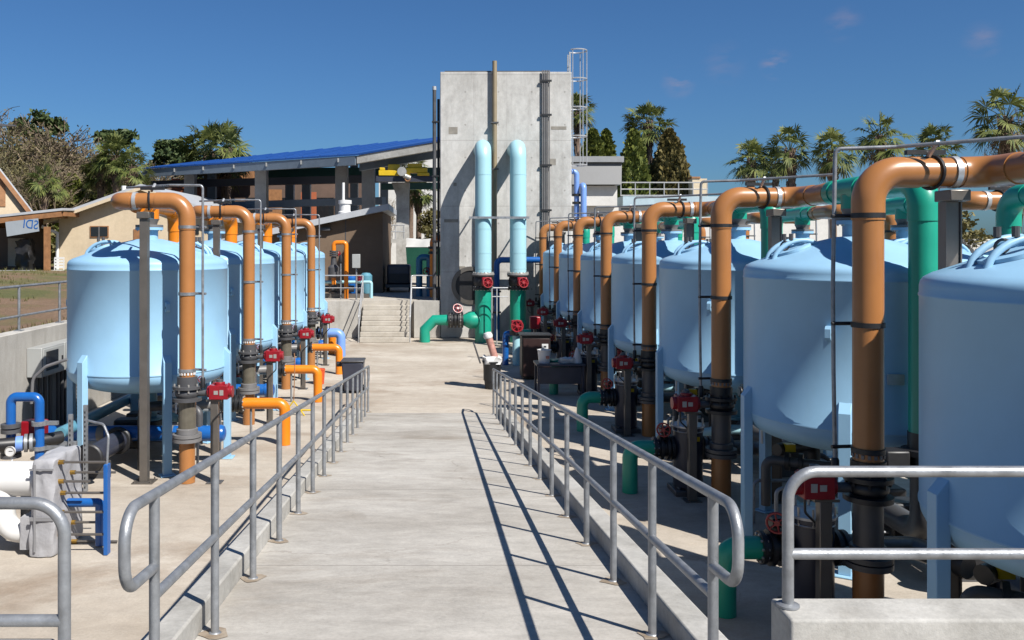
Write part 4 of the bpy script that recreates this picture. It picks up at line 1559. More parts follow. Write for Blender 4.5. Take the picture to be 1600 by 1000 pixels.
def lumpy_box(x0, x1, y0, y1, z0, z1, n=(5, 6, 10), amp=0.018, seed=1, taper=0.0):
    rr = random.Random(seed)
    g = MB()
    idx = {}
    nx_, ny_, nz_ = n
    for i in range(nx_ + 1):
        for j in range(ny_ + 1):
            for k in range(nz_ + 1):
                if i in (0, nx_) or j in (0, ny_) or k in (0, nz_):
                    u, v, w = i / nx_, j / ny_, k / nz_
                    s = 1 + taper * (1 - w)
                    cx, cy = (x0 + x1) / 2, (y0 + y1) / 2
                    x = cx + (x0 + (x1 - x0) * u - cx) * s + rr.uniform(-amp, amp)
                    y = cy + (y0 + (y1 - y0) * v - cy) * s + rr.uniform(-amp, amp)
                    z = z0 + (z1 - z0) * w + (rr.uniform(-amp, amp) if k else 0)
                    idx[(i, j, k)] = len(g.v)
                    g.v.append((x, y, z))

    def q(a, b, c, d):
        g.f.append((idx[a], idx[b], idx[c], idx[d]))
    for i in range(nx_):
        for j in range(ny_):
            q((i, j, nz_), (i + 1, j, nz_), (i + 1, j + 1, nz_), (i, j + 1, nz_))
            q((i, j, 0), (i, j + 1, 0), (i + 1, j + 1, 0), (i + 1, j, 0))
    for i in range(nx_):
        for k in range(nz_):
            q((i, 0, k), (i + 1, 0, k), (i + 1, 0, k + 1), (i, 0, k + 1))
            q((i, ny_, k), (i, ny_, k + 1), (i + 1, ny_, k + 1), (i + 1, ny_, k))
    for j in range(ny_):
        for k in range(nz_):
            q((0, j, k), (0, j, k + 1), (0, j + 1, k + 1), (0, j + 1, k))
            q((nx_, j, k), (nx_, j + 1, k), (nx_, j + 1, k + 1), (nx_, j, k + 1))
    return g


jk = lumpy_box(-0.16, 0.10, -0.1, 0.62, 0.0, 1.08, n=(5, 9, 12), amp=0.027, seed=3, taper=0.08).build('jacket', M['jacket'], hx, angle=75)
sb = jk.modifiers.new('sub', 'SUBSURF')
sb.levels = sb.render_levels = 1
g = MB()
for zz in (0.42, 0.44, 0.97):
    g.box((-0.03, -0.128, zz), (0.26, 0.014, 0.02))
g.box((-0.10, -0.135, 0.55), (0.02, 0.012, 0.95))
g.build('jacket_seam', paint('jacket_seam', (0.27, 0.27, 0.28), 0.8), jk)
i = 0
for (px, py, yy) in ((0.62, 722, 0), (0.62, 738, 0.3), (0.45, 752, 0), (0.62, 770, 0.05), (0.45, 784, 0.3), (0.62, 800, 0.0), (0.45, 816, 0.3), (0.62, 835, 0.0), (0.62, 846, 0.35)):
    z = EYE - (py - CY) * (9.55 + yy) / F
    g = MB()
    g.tube([(0.08, yy, z), (px, yy, z)], 0.0145, 8)
    g.build('tie_rod', M['steel'], hx)
    g = MB()
    g.cyl((0.095, yy, z), (0.16, yy, z), 0.028, 6)
    g.build('nut', paint('brass', (0.45, 0.27, 0.06), 0.35, metal=0.7) if i == 0 else bpy.data.materials['brass'], hx)
    i += 1
MB().bx(0.61, 0.655, -0.04, 0.06, 0.002, 1.0).build('end_frame', M['royal'], hx, bevel=0.006)
MB().tube([(0.63, 0.02, 1.0), (0.64, 0.04, 1.3), (0.56, 0.1, 1.42), (0.3, 0.3, 1.42)], 0.014, 8, bend=0.08).build('flexible_hose', M['galv'], hx)
MB().tube([(0.08, 0.25, 0.50), (0.46, 0.25, 0.50), (0.46, 0.25, 0.02)], 0.05, 14, bend=0.03).build('blue_elbow', M['royal'], hx)
MB().tube([(-0.14, 0.15, 0.80), (-1.6, 0.15, 0.80)], 0.19, 26).build('insulated_pipe', M['white'], hx)
MB().tube([(-0.55, 0.1, 0.78), (-0.55, 0.1, 0.22), (-0.22, 0.1, 0.22)], 0.12, 22, bend=0.2).build('insulated_pipe', M['white'], hx)
g = lumpy_box(-0.30, -0.13, -0.05, 0.25, 0.07, 0.42, n=(3, 3, 4), amp=0.012, seed=9)
g.build('pipe_jacket', M['jacket'], hx, angle=75)
g = MB()
g.box((-0.40, 0.3, 0.35), (0.08, 0.1, 0.7))
g.build('support', M['dgrey'], hx)

bp = thing('blue_pipe', 'royal blue inverted U pipe with flanges beside the grey cabinets, far left', 'pipe', (-5.55, 11.5, 0))
MB().tube([(-0.14, 0, 0.60), (-0.14, 0, 1.40), (0.24, 0, 1.40), (0.24, 0, 0.25)], 0.062, 18, bend=0.085, seg=8).build('pipe_run', M['royal'], bp)
g = MB()
for (x, zz, rr) in ((-0.14, 0.95, 0.125), (-0.14, 1.02, 0.125), (-0.14, 0.62, 0.13), (-0.14, 0.69, 0.13)):
    g.disc((x, 0, zz), (0, 0, 1), rr, 0.05, 20)
g.build('flange', M['dgrey'], bp)
g = MB()
g.disc((0.24, 0, 1.05), (0, 0, 1), 0.10, 0.055, 18)
g.disc((0.24, 0, 0.72), (0, 0, 1), 0.09, 0.05, 18)
g.box((0.40, 0.02, 1.05), (0.16, 0.05, 0.05))
g.box((0.42, 0.02, 0.72), (0.3, 0.04, 0.05))
g.build('clamp', M['galv'], bp)
g = MB()
g.box((0.06, 0.25, 0.93), (0.30, 0.2, 0.22))
g.cyl((-0.08, 0.25, 0.93), (-0.16, 0.25, 0.93), 0.07, 12)
g.build('actuator', M['red'], bp, bevel=0.02)
g = MB()
g.tube([(-0.4, -0.25, 0.80), (0.12, -0.05, 0.80), (0.4, 0.3, 0.80)], 0.085, 18)
g.build('black_coupling', M['black'], bp)
MB().tube([(-0.02, -0.11, 0.80), (0.06, -0.08, 0.80)], 0.098, 18).build('periwinkle_collar', M['peri'], bp)
for x in (0.09, 0.15):
    MB().disc((x, -0.06 + (x - 0.09) * 0.4, 0.80), (0.9, 0.35, 0), 0.12, 0.04, 20).build('steel_ring', M['galv'], bp)
g = MB()
g.lathe([(0.0, 0.0), (0.062, 0.0), (0.062, 0.03)], 20, Matrix.Translation((0.05, -0.38, 0.77)) @ Matrix.Rotation(R(90), 4, 'X'))
g.tube([(0.05, -0.36, 0.5), (0.05, -0.36, 0.72)], 0.014, 6)
gg = g.build('gauge', M['white'], bp)
MB().box((0.06, -0.412, 0.775), (0.05, 0.004, 0.006), 0).build('needle', M['black'], gg)
g = MB()
g.ring((0.05, -0.412, 0.77), (0, 1, 0), 0.062, 0.007, 22, 6)
g.build('bezel', M['bolt'], gg)
# strut frame holding it
t = thing('pipe_stand', 'perforated galvanised strut uprights between the blue U pipe and the tank', 'stand', (-5.0, 11.75, 0))
for (x, yy, h) in ((0.0, 0, 1.12), (0.1, 0.25, 1.2)):
    g = MB()
    g.box((x, yy, h / 2), (0.05, 0.05, h))
    g.build('upright', M['galv'], t)
    g = MB()
    k = 0.06
    while k < h - 0.04:
        g.box((x, yy - 0.0255, k), (0.016, 0.004, 0.03))
        k += 0.065
    g.build('slot_pattern', M['black'], t)
MB().box((-0.1, 0.03, 0.72), (0.34, 0.05, 0.05)).build('crossbar', M['galv'], t)

# white hose behind
t = thing('hose', 'thin pale hose arching from the wall above the blue U pipe', 'hose', (-5.6, 11.9, 0))
MB().tube([(-0.1, 0.2, 1.2), (-0.08, 0.2, 1.55), (0.1, 0.2, 1.72), (0.4, 0.2, 1.82)], 0.022, 8, bend=0.15).build('tube', M['grey'], t)

# cabinets on the retaining wall
for (y0, y1, lab) in ((15.1, 16.0, 'grey electrical cabinet with dark window on the left wall, nearer of two'), (16.03, 16.75, 'grey electrical cabinet with dark window on the left wall, farther of two')):
    t = thing('electrical_cabinet', lab, 'cabinet', (WALLX + 0.002, y0, 1.10), 0, 'electrical cabinets on the wall')
    L_ = y1 - y0
    MB().bx(0, 0.27, 0, L_, 0, 0.52).build('box', M['cabinet'], t, bevel=0.012)
    d = MB().bx(0.272, 0.29, 0.03, L_ - 0.03, 0.03, 0.49).build('door', M['cabinet'], t, bevel=0.008)
    MB().bx(0.2905, 0.296, 0.12, L_ - 0.3, 0.10, 0.44).build('window', M['glass'], d)
    MB().bx(0.2905, 0.305, L_ - 0.16, L_ - 0.12, 0.22, 0.30).build('handle', M['black'], d)
    g = MB()
    for k in range(4):
        g.tube([(0.10, 0.1 + k * L_ / 4.5, 0.0), (0.10, 0.1 + k * L_ / 4.5, -1.09)], 0.035, 8)
    g.build('cable_conduit', M['dgrey'], t)
t = thing('pipe_stand', 'tall perforated strut upright on the wall beyond the cabinets', 'stand', (WALLX + 0.12, 16.95, 0))
MB().box((0, 0, 0.85), (0.05, 0.05, 1.7)).build('upright', M['galv'], t)
g = MB()
for k in range(24):
    g.box((0, -0.0255, 0.06 + k * 0.068), (0.016, 0.004, 0.034))
g.build('slot_pattern', M['black'], t)

# ------------------------------------------------------------------ bins, bucket, bench clutter
t = thing('waste_bin', 'dark grey wheeled bin behind the far end of the left handrail', 'bin', (-1.98, 20.1, 0))
g = MB()
g.hexa([(-0.20, -0.22, 0.06), (0.20, -0.22, 0.06), (0.20, 0.22, 0.06), (-0.20, 0.22, 0.06), (-0.25, -0.27, 0.72), (0.25, -0.27, 0.72), (0.25, 0.27, 0.72), (-0.25, 0.27, 0.72)])
g.build('body', M['navy'], t, bevel=0.03)
MB().bx(-0.27, 0.27, -0.29, 0.29, 0.722, 0.77).build('lid', M['dgrey'], t, bevel=0.02)
for s in (-1, 1):
    MB().tube([(s * 0.2, 0.24, 0.07), (s * 0.27, 0.24, 0.07)], 0.07, 14).build('wheel', M['black'], t)
MB().tube([(-0.27, -0.05, 0.66), (-0.38, -0.05, 0.66)], 0.06, 10).build('handle', M['black'], t)

t = thing('bucket', 'orange red bucket on the pad beyond the second orange elbow', 'bucket', (-2.95, 21.3, 0))
MB().lathe([(0.0, 0.004), (0.13, 0.004), (0.155, 0.34), (0.162, 0.345), (0.162, 0.37), (0.15, 0.372), (0.148, 0.36)], 26).build('body', paint('bucket_orange', (0.72, 0.09, 0.02), 0.4), t)
MB().box((0.0, -0.148, 0.2), (0.12, 0.008, 0.1)).build('label_plate', M['white'], t)
t = thing('yellow_stand', 'low yellow tubular stand on the pad beside the second orange elbow', 'stand', (-2.9, 17.3, 0))
g = MB()
for s in (-1, 1):
    g.tube([(s * 0.22, 0, 0.004), (0, 0, 0.30)], 0.014, 8)
g.tube([(-0.3, 0.08, 0.1), (0.4, 0.08, 0.1)], 0.018, 8)
g.build('frame', M['yellow'], t)
MB().tube([(0, 0.02, 0.3), (0.02, 0.05, 1.1), (0.0, 0.08, 1.25)], 0.01, 6).build('cord', M['timber'], t)

t = thing('waste_bin', 'small black open bin with grey lid and pink roll by the right handrail end', 'bin', (1.28, 20.6, 0))
g = MB()
g.lathe([(0.0, 0.003), (0.17, 0.003), (0.22, 0.62), (0.235, 0.63), (0.235, 0.66), (0.21, 0.66), (0.205, 0.2), (0, 0.19)], 24)
g.build('body', M['black'], t)
g = MB()
g.box((-0.36, 0.05, 0.85), (0.04, 0.36, 0.50), M=Matrix.Rotation(R(-18), 4, 'Y'))
g.build('lid', M['dgrey'], t, bevel=0.015)
g = lumpy_box(-0.2, 0.2, -0.2, 0.2, 0.6, 0.76, n=(4, 4, 2), amp=0.03, seed=5)
g.build('bin_liner', M['white'], t, angle=80)
pr = MB()
pr.tube([(0.12, 0.0, 0.55), (-0.08, 0.05, 1.22)], 0.085, 14)
pr.build('pink_roll', paint('pink_roll', (0.55, 0.27, 0.22), 0.6, var=0.4, scale=12), t)
MB().lathe([(0.1, 0), (0.115, 0.05), (0.09, 0.13), (0, 0.15)], 14, Matrix.Translation((-0.08, 0.05, 1.2)) @ Matrix.Rotation(R(-15), 4, 'Y')).build('white_cap', M['white'], t)

t = thing('tool_cabinet', 'black equipment cabinet with a white notice standing among the far right pipes', 'cabinet', (2.48, 22.2, 0))
MB().bx(-0.36, 0.36, -0.3, 0.3, 0.05, 1.12).build('body', paint('brown_black', (0.012, 0.008, 0.007), 0.5), t, bevel=0.01)
d = MB().bx(-0.33, 0.33, -0.325, -0.303, 0.10, 1.05).build('door', paint('brown_black_door', (0.035, 0.014, 0.012), 0.45), t, bevel=0.006)
MB().bx(0.14, 0.30, -0.332, -0.326, 0.78, 0.92).build('notice', M['white'], d)
MB().bx(0.19, 0.25, -0.336, -0.333, 0.83, 0.87).build('notice_print', M['black'], d)
MB().bx(-0.40, 0.40, -0.34, 0.34, 1.122, 1.15).build('top', M['black'], t)
t = thing('work_table', 'dark navy work table in the shade between the right brown risers', 'table', (2.75, 19.7, 0))
MB().bx(-0.55, 0.55, -0.35, 0.35, 0.70, 0.75).build('tabletop', M['navy'], t, bevel=0.008)
for sx_ in (-1, 1):
    for sy_ in (-1, 1):
        MB().box((sx_ * 0.5, sy_ * 0.3, 0.349), (0.05, 0.05, 0.695)).build('leg', M['navy'], t)
MB().bx(-0.47, 0.47, -0.30, -0.28, 0.3, 0.68).build('apron', M['navy'], t)
t = thing('bucket', 'white plastic pail with lettering patch on the navy work table', 'bucket', (2.40, 19.6, 0.752))
MB().lathe([(0.0, 0), (0.125, 0), (0.15, 0.27), (0.16, 0.275), (0.16, 0.30), (0.14, 0.302), (0.13, 0.05), (0, 0.04)], 24).build('body', M['white'], t)
MB().box((0.06, -0.144, 0.14), (0.08, 0.01, 0.06)).build('label_plate', paint('faded_red', (0.5, 0.2, 0.15), 0.6), t)
o = lumpy_box(-0.16, 0.16, -0.1, 0.1, 0.0, 0.10, n=(5, 3, 2), amp=0.03, seed=12).build('plastic_wrap', M['white'])
o.location = (2.91, 19.6, 0.752)
tag(o, 'crumpled white plastic wrap on the navy work table', 'packaging')
o = lumpy_box(-0.22, 0.2, -0.1, 0.1, 0.0, 0.05, n=(5, 3, 2), amp=0.02, seed=14).build('folded_tarp', M['green'])
o.location = (2.75, 19.82, 0.752)
tag(o, 'folded green tarp on the navy work table', 'tarp')
o = MB().lathe([(0.0, 0.0), (0.11, 0.0), (0.11, 0.05), (0.035, 0.32), (0.03, 0.34), (0, 0.345)], 20).build('plastic_funnel', M['white'])
o.location = (3.15, 19.6, 0.752)
tag(o, 'upturned white funnel at the far end of the navy work table', 'funnel')
t = thing('valve_stand', 'pale blue standpipe topped by a bright red handwheel actuator', 'valve', (2.22, 24.6, 0))
MB().tube([(0.0, 0, 0.003), (0.0, 0, 0.85)], 0.11, 16).build('pipe', M['cyan'], t)
MB().tube([(-0.3, 0.1, 0.003), (-0.3, 0.1, 0.9), (0, 0, 0.9)], 0.09, 14, bend=0.1).build('blue_branch', M['royal'], t)
MB().disc((0, 0, 0.92), (0, 0, 1), 0.2, 0.12, 18).build('flange', M['black'], t)
g = MB()
g.box((0, 0, 1.14), (0.30, 0.26, 0.28))
g.cyl((0, -0.13, 1.14), (0, -0.22, 1.14), 0.13, 16)
g.build('actuator', M['red'], t, bevel=0.03)
handwheel(t, (0, -0.27, 1.14), (0, -1, 0.2), 0.16)
MB().box((0.55, 0.2, 1.2), (0.3, 0.25, 0.35)).build('second_actuator', M['red'], t, bevel=0.03)
MB().tube([(0.55, 0.2, 0.003), (0.55, 0.2, 1.0)], 0.05, 10).build('post', M['steel'], t)

# ------------------------------------------------------------------ buildings
def gable_house():
    # cream house, gable end towards the camera
    Z = 45.0
    xl, xr = at(92, 400, Z).x, at(352, 400, Z).x
    xm = at(225, 290, Z).x
    zb, ze, zp = 1.7, at(75, 343, Z).z, at(225, 291, Z).z
    t = thing('cream_house', 'cream stucco house with pale metal gable roof and one small window', 'house', (xm, Z, zb))
    D = 13.0
    L0, R0, H0, H1 = xl - xm, xr - xm, ze - zb + 0.05, zp - zb - 0.1
    g = MB()
    f = [(L0, 0, 0), (R0, 0, 0), (R0, 0, H0), (0, 0, H1), (L0, 0, H0)]
    b = [(x, D, z) for (x, y, z) in f]
    g.add(f + b, [(0, 1, 2, 3, 4), (9, 8, 7, 6, 5), (0, 5, 6, 1), (1, 6, 7, 2), (4, 9, 5, 0)])
    g.build('wall', M['cream'], t)
    for s, X in ((-1, L0), (1, R0)):
        g = MB()
        ov = 0.55 * s
        sl_ = (H0 - H1) / X
        xe = X + ov
        z_e = H1 + sl_ * xe
        y0, y1 = -0.55, D + 0.4
        P = [(0, y0, H1 + 0.02), (xe, y0, z_e + 0.02), (xe, y1, z_e + 0.02), (0, y1, H1 + 0.02)]
        P2 = [(x, y, z + 0.16) for (x, y, z) in P]
        g.hexa(P + P2 if s > 0 else [P[1], P[0], P[3], P[2]] + [P2[1], P2[0], P2[3], P2[2]])
        g.build('roof', M['roofwhite'], t)
        g = MB()
        P = [(0, y0 - 0.03, H1 - 0.13), (xe, y0 - 0.03, z_e - 0.13), (xe, y0 + 0.02, z_e - 0.13), (0, y0 + 0.02, H1 - 0.13)]
        P2 = [(x, y, z + 0.17) for (x, y, z) in P]
        g.hexa(P + P2 if s > 0 else [P[1], P[0], P[3], P[2]] + [P2[1], P2[0], P2[3], P2[2]])
        g.build('bargeboard', M['cream'], t)
    p0, p1 = at(141, 353, Z), at(170, 371, Z)
    w = MB().bx(p0.x - xm, p1.x - xm, -0.05, 0.02, p1.z - zb, p0.z - zb).build('window', M['timber'], t)
    MB().bx(p0.x - xm + 0.05, p1.x - xm - 0.05, -0.062, -0.053, p1.z - zb + 0.05, p0.z - zb - 0.05).build('pane', M['glass'], w)
    MB().bx((p0.x + p1.x) / 2 - xm - 0.025, (p0.x + p1.x) / 2 - xm + 0.025, -0.075, -0.064, p1.z - zb + 0.02, p0.z - zb - 0.02).build('mullion', M['grey'], w)
    p0, p1 = at(209, 358, Z), at(232, 420, Z)
    MB().bx(p0.x - xm, p1.x - xm, -0.05, 0.02, 0.05, p0.z - zb).build('door', M['timber'], t)
    p0, p1 = at(303, 352, Z), at(311, 366, Z)
    MB().bx(p0.x - xm, p1.x - xm, -0.05, 0.02, p1.z - zb, p0.z - zb).build('window', M['glass'], t)
    # downpipe at the left eave
    e = at(72, 354, Z)
    MB().tube([(e.x - xm, -0.5, e.z - zb), (L0 - 0.02, -0.14, e.z - zb - 0.35), (L0 - 0.02, -0.14, 0)], 0.09, 8).build('downpipe', M['white'], t)
    MB().tube([(at(128, 300, Z).x - xm, 6, at(128, 322, Z).z - zb - 0.6), (at(128, 300, Z).x - xm, 6, at(128, 305, Z).z - zb + 0.9)], 0.14, 10).build('vent_pipe', M['white'], t)
    return t


gable_house()


def far_left_house():
    Z = 50.0
    t = thing('white_house', 'white gabled house with timber eaves at the left edge behind the timber canopy', 'house', (at(-60, 300, Z).x, Z, 1.7), R(27))
    ox, oz = t.location.x, t.location.z
    pk, ev = at(-22, 240, Z), at(42, 331, Z)
    H1, xe, ze = pk.z - oz, ev.x - ox, ev.z - oz
    xp = pk.x - ox
    hw = xe - xp
    g = MB()
    f = [(xp - hw + 0.4, 0, 0), (xe - 0.4, 0, 0), (xe - 0.4, 0, ze), (xp, 0, H1 - 0.35), (xp - hw + 0.4, 0, ze)]
    g.add(f + [(x, 10, z) for (x, y, z) in f], [(0, 1, 2, 3, 4), (9, 8, 7, 6, 5), (0, 5, 6, 1), (1, 6, 7, 2), (4, 9, 5, 0)])
    g.build('wall', M['cream'], t)
    for s in (-1, 1):
        P = [(xp, -0.3, H1 - 0.1), (xp + s * hw, -0.3, ze - 0.1), (xp + s * hw, 10.5, ze - 0.1), (xp, 10.5, H1 - 0.1)]
        P2 = [(x, y, z + 0.14) for (x, y, z) in P]
        P3 = [(x, y, z - 0.42) for (x, y, z) in P]
        g = MB()
        g.hexa(P + P2 if s > 0 else [P[1], P[0], P[3], P[2]] + [P2[1], P2[0], P2[3], P2[2]])
        g.build('roof', M['roofwhite'], t)
        g = MB()
        Pb = [(x, -0.33 if y < 0 else -0.1, z - 0.003) for (x, y, z) in P]
        Pc = [(x, -0.33 if y < 0 else -0.1, z) for (x, y, z) in P3]
        g.hexa(Pc + Pb if s > 0 else [Pc[1], Pc[0], Pc[3], Pc[2]] + [Pb[1], Pb[0], Pb[3], Pb[2]])
        g.build('eave_board', M['timber'], t)
    p = at(0, 300, Z)
    MB().bx(p.x - ox - 0.4, p.x - ox + 0.05, -0.05, 0.02, p.z - oz - 0.8, p.z - oz + 0.8).build('shutter', M['timber'], t)
    return t


far_left_house()


def timber_canopy():
    Z = 43.0
    o = at(40, 430, Z)
    t = thing('timber_pavilion', 'low timber porch with grey roof at the left edge beside the cream house', 'pavilion', (o.x, Z, 1.75))
    L = lambda px, py, dz=0: Vector((at(px, py, Z + dz).x - o.x, dz, at(px, py, Z + dz).z - 1.75))
    a, b, c = L(-70, 343), L(98, 325), L(120, 331)
    g = MB()
    P = [a, b, b + Vector((0, 5, 0.15)), a + Vector((0, 5, 0.15))]
    g.hexa([p + Vector((0, 0, -0.12)) for p in P] + P)
    g.build('roof', M['roofwhite'], t)
    g = MB()
    P = [a + Vector((0, 0.04, -0.42)), b + Vector((-0.1, 0.04, -0.42)), b + Vector((-0.1, 0.2, -0.42)), a + Vector((0, 0.2, -0.42))]
    g.hexa(P + [p + Vector((0, 0, 0.296)) for p in P])
    g.build('fascia_beam', M['timber'], t)
    g = MB()
    for i in range(9):
        x = a.x + 0.3 + i * 0.62
        z = a.z + (b.z - a.z) * (x - a.x) / (b.x - a.x) - 0.28
        g.bx(x, x + 0.09, 0.22, 4.8, z - 0.1, z + 0.1)
    g.build('rafter', M['timber'], t)
    for px in (72, -20):
        q = L(px, 362)
        post = MB().box((q.x, 0.12, (q.z + 0.25) / 2 + 0.17), (0.26, 0.2, q.z - 0.1)).build('post', M['timber'], t)
        MB().box((q.x, 0.12, 0.10), (0.32, 0.26, 0.28)).build('post_base', M['colc'], post)
    g = MB()
    q0, q1 = L(-60, 420, 4.6), L(70, 355, 4.6)
    g.bx(q0.x, q1.x, 4.6, 4.8, 0, q1.z + 0.3)
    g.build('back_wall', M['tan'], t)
    q0, q1 = L(13, 420, 4.5), L(40, 378, 4.5)
    MB().bx(q0.x, q1.x, 4.45, 4.58, 0.2, q1.z + 0.2).build('pale_panel', M['cream'], t)
    # banner with mirrored lettering (seen from its back)
    p0, p1 = at(10, 345, Z - 0.3), at(60, 366, Z - 0.3)
    bn = thing('banner', 'pale hanging sheet with mirrored blue letters under the timber porch', 'banner', (at(35, 355, Z - 0.3).x, Z - 0.3, at(35, 355, Z - 0.3).z))
    w, h = 1.62, 0.42
    MB().hexa([(-w / 2 + 0.05, -0.01, -h - 0.04), (w / 2 + 0.02, -0.01, -h + 0.22), (w / 2 + 0.02, 0.012, -h + 0.22), (-w / 2 + 0.05, 0.012, -h - 0.04),
               (-w / 2 - 0.03, -0.01, h - 0.16), (w / 2 - 0.03, -0.01, h + 0.02), (w / 2 - 0.03, 0.012, h + 0.02), (-w / 2 - 0.03, 0.012, h - 0.16)]).build('sheet', paint('banner_cloth', (0.36, 0.40, 0.44), 0.7, var=0.06), bn)
    cu = bpy.data.curves.new('lettering', 'FONT')
    cu.body = 'SDI'
    cu.size = 0.62
    cu.extrude = 0.003
    tmp = bpy.data.objects.new('lettering_tmp', cu)
    COL.objects.link(tmp)
    bpy.context.view_layer.update()
    me = bpy.data.meshes.new_from_object(tmp.evaluated_get(bpy.context.evaluated_depsgraph_get()))
    bpy.data.objects.remove(tmp)
    me.materials.clear()
    me.materials.append(M['royal'])
    lo = bpy.data.objects.new('lettering', me)
    COL.objects.link(lo)
    lo.parent = bn
    lo.location = (0.78, -0.017, -0.10)
    lo.rotation_euler = (R(90), R(-6), R(180))
    lo.scale = (0.86, 1, 1)
    # things standing beneath
    tb = thing('picnic_table', 'low table with pale edge under the timber porch', 'table', (at(28, 420, Z - 0.8).x, Z - 0.8, 1.72))
    MB().bx(-0.85, 0.75, -0.35, 0.35, 0.40, 0.47).build('tabletop', M['cabinet'], tb)
    for s in (-0.78, 0.66):
        MB().box((s, 0, 0.20), (0.10, 0.5, 0.398)).build('leg', M['cabinet'], tb)
    dc = lumpy_box(-0.36, 0.36, -0.25, 0.25, 0.0, 1.9, n=(4, 3, 8), amp=0.10, seed=21).build('covered_stand', M['black'], angle=80)
    dc.location = (at(36, 420, Z + 1).x, Z + 1.2, 1.8)
    tag(dc, 'tall shape draped in black cloth under the timber porch', 'covered stand')
    for k, (px, lab) in enumerate(((90, 'white slatted garden chair in the shade by the cream house'),)):
        ch = thing('garden_chair', lab, 'chair', (at(px, 420, Z + 0.6).x, Z + 0.6, 1.72))
        MB().bx(-0.25, 0.25, -0.22, 0.22, 0.40, 0.44).build('seat', M['white'], ch)
        g = MB()
        for z in (0.55, 0.7, 0.85, 1.0):
            g.bx(-0.25, 0.25, 0.2, 0.23, z, z + 0.09)
        g.build('backrest', M['white'], ch)
        for sx_ in (-1, 1):
            MB().bx(sx_ * 0.235 - 0.02, sx_ * 0.235 + 0.02, -0.22, -0.18, 0, 0.398).build('leg', M['white'], ch)
            MB().bx(sx_ * 0.235 - 0.02, sx_ * 0.235 + 0.02, 0.18, 0.197, 0, 1.05).build('leg', M['white'], ch)


timber_canopy()


# tan shed with mono-pitch roof behind the left tanks
def tan_shed():
    Z = 37.0
    o = at(598, 460, Z)
    t = thing('tan_shed', 'tan windowless shed with pale sloping roof behind the left tanks', 'shed', (o.x, Z, PLAT))
    zr = at(598, 331, Z).z - PLAT
    sl_ = (at(598, 331, Z).z - at(470, 358, Z).z) / (at(598, 331, Z).x - at(470, 358, Z).x)
    W = 7.4
    D = 6.5
    g = MB()
    f = [(-W, 0, 0.003), (0, 0, 0.003), (0, 0, zr), (-W, 0, zr - sl_ * W)]
    g.add(f + [(x, D, z) for (x, y, z) in f], [(0, 1, 2, 3), (7, 6, 5, 4), (0, 4, 5, 1), (1, 5, 6, 2), (3, 7, 4, 0)])
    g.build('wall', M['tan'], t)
    g = MB()
    ov = 0.28
    P = [(-W - ov, -0.45, zr - sl_ * (W + ov) + 0.01), (ov, -0.45, zr + sl_ * ov + 0.01), (ov, D, zr + sl_ * ov + 0.01), (-W - ov, D, zr - sl_ * (W + ov) + 0.01)]
    g.hexa(P + [(x, y, z + 0.26) for (x, y, z) in P])
    g.build('roof', M['roofwhite'], t)
    MB().box((at(509, 358, Z).x - o.x, -0.12, at(509, 358, Z).z - PLAT), (0.42, 0.22, 0.12)).build('wall_light', M['dgrey'], t)
    MB().bx(at(540, 400, Z).x - o.x - 0.02, at(540, 400, Z).x - o.x + 0.02, -0.012, 0.003, 1.6, zr - 0.35).build('joint_trim', M['dgrey'], t)
    return t


tan_shed()


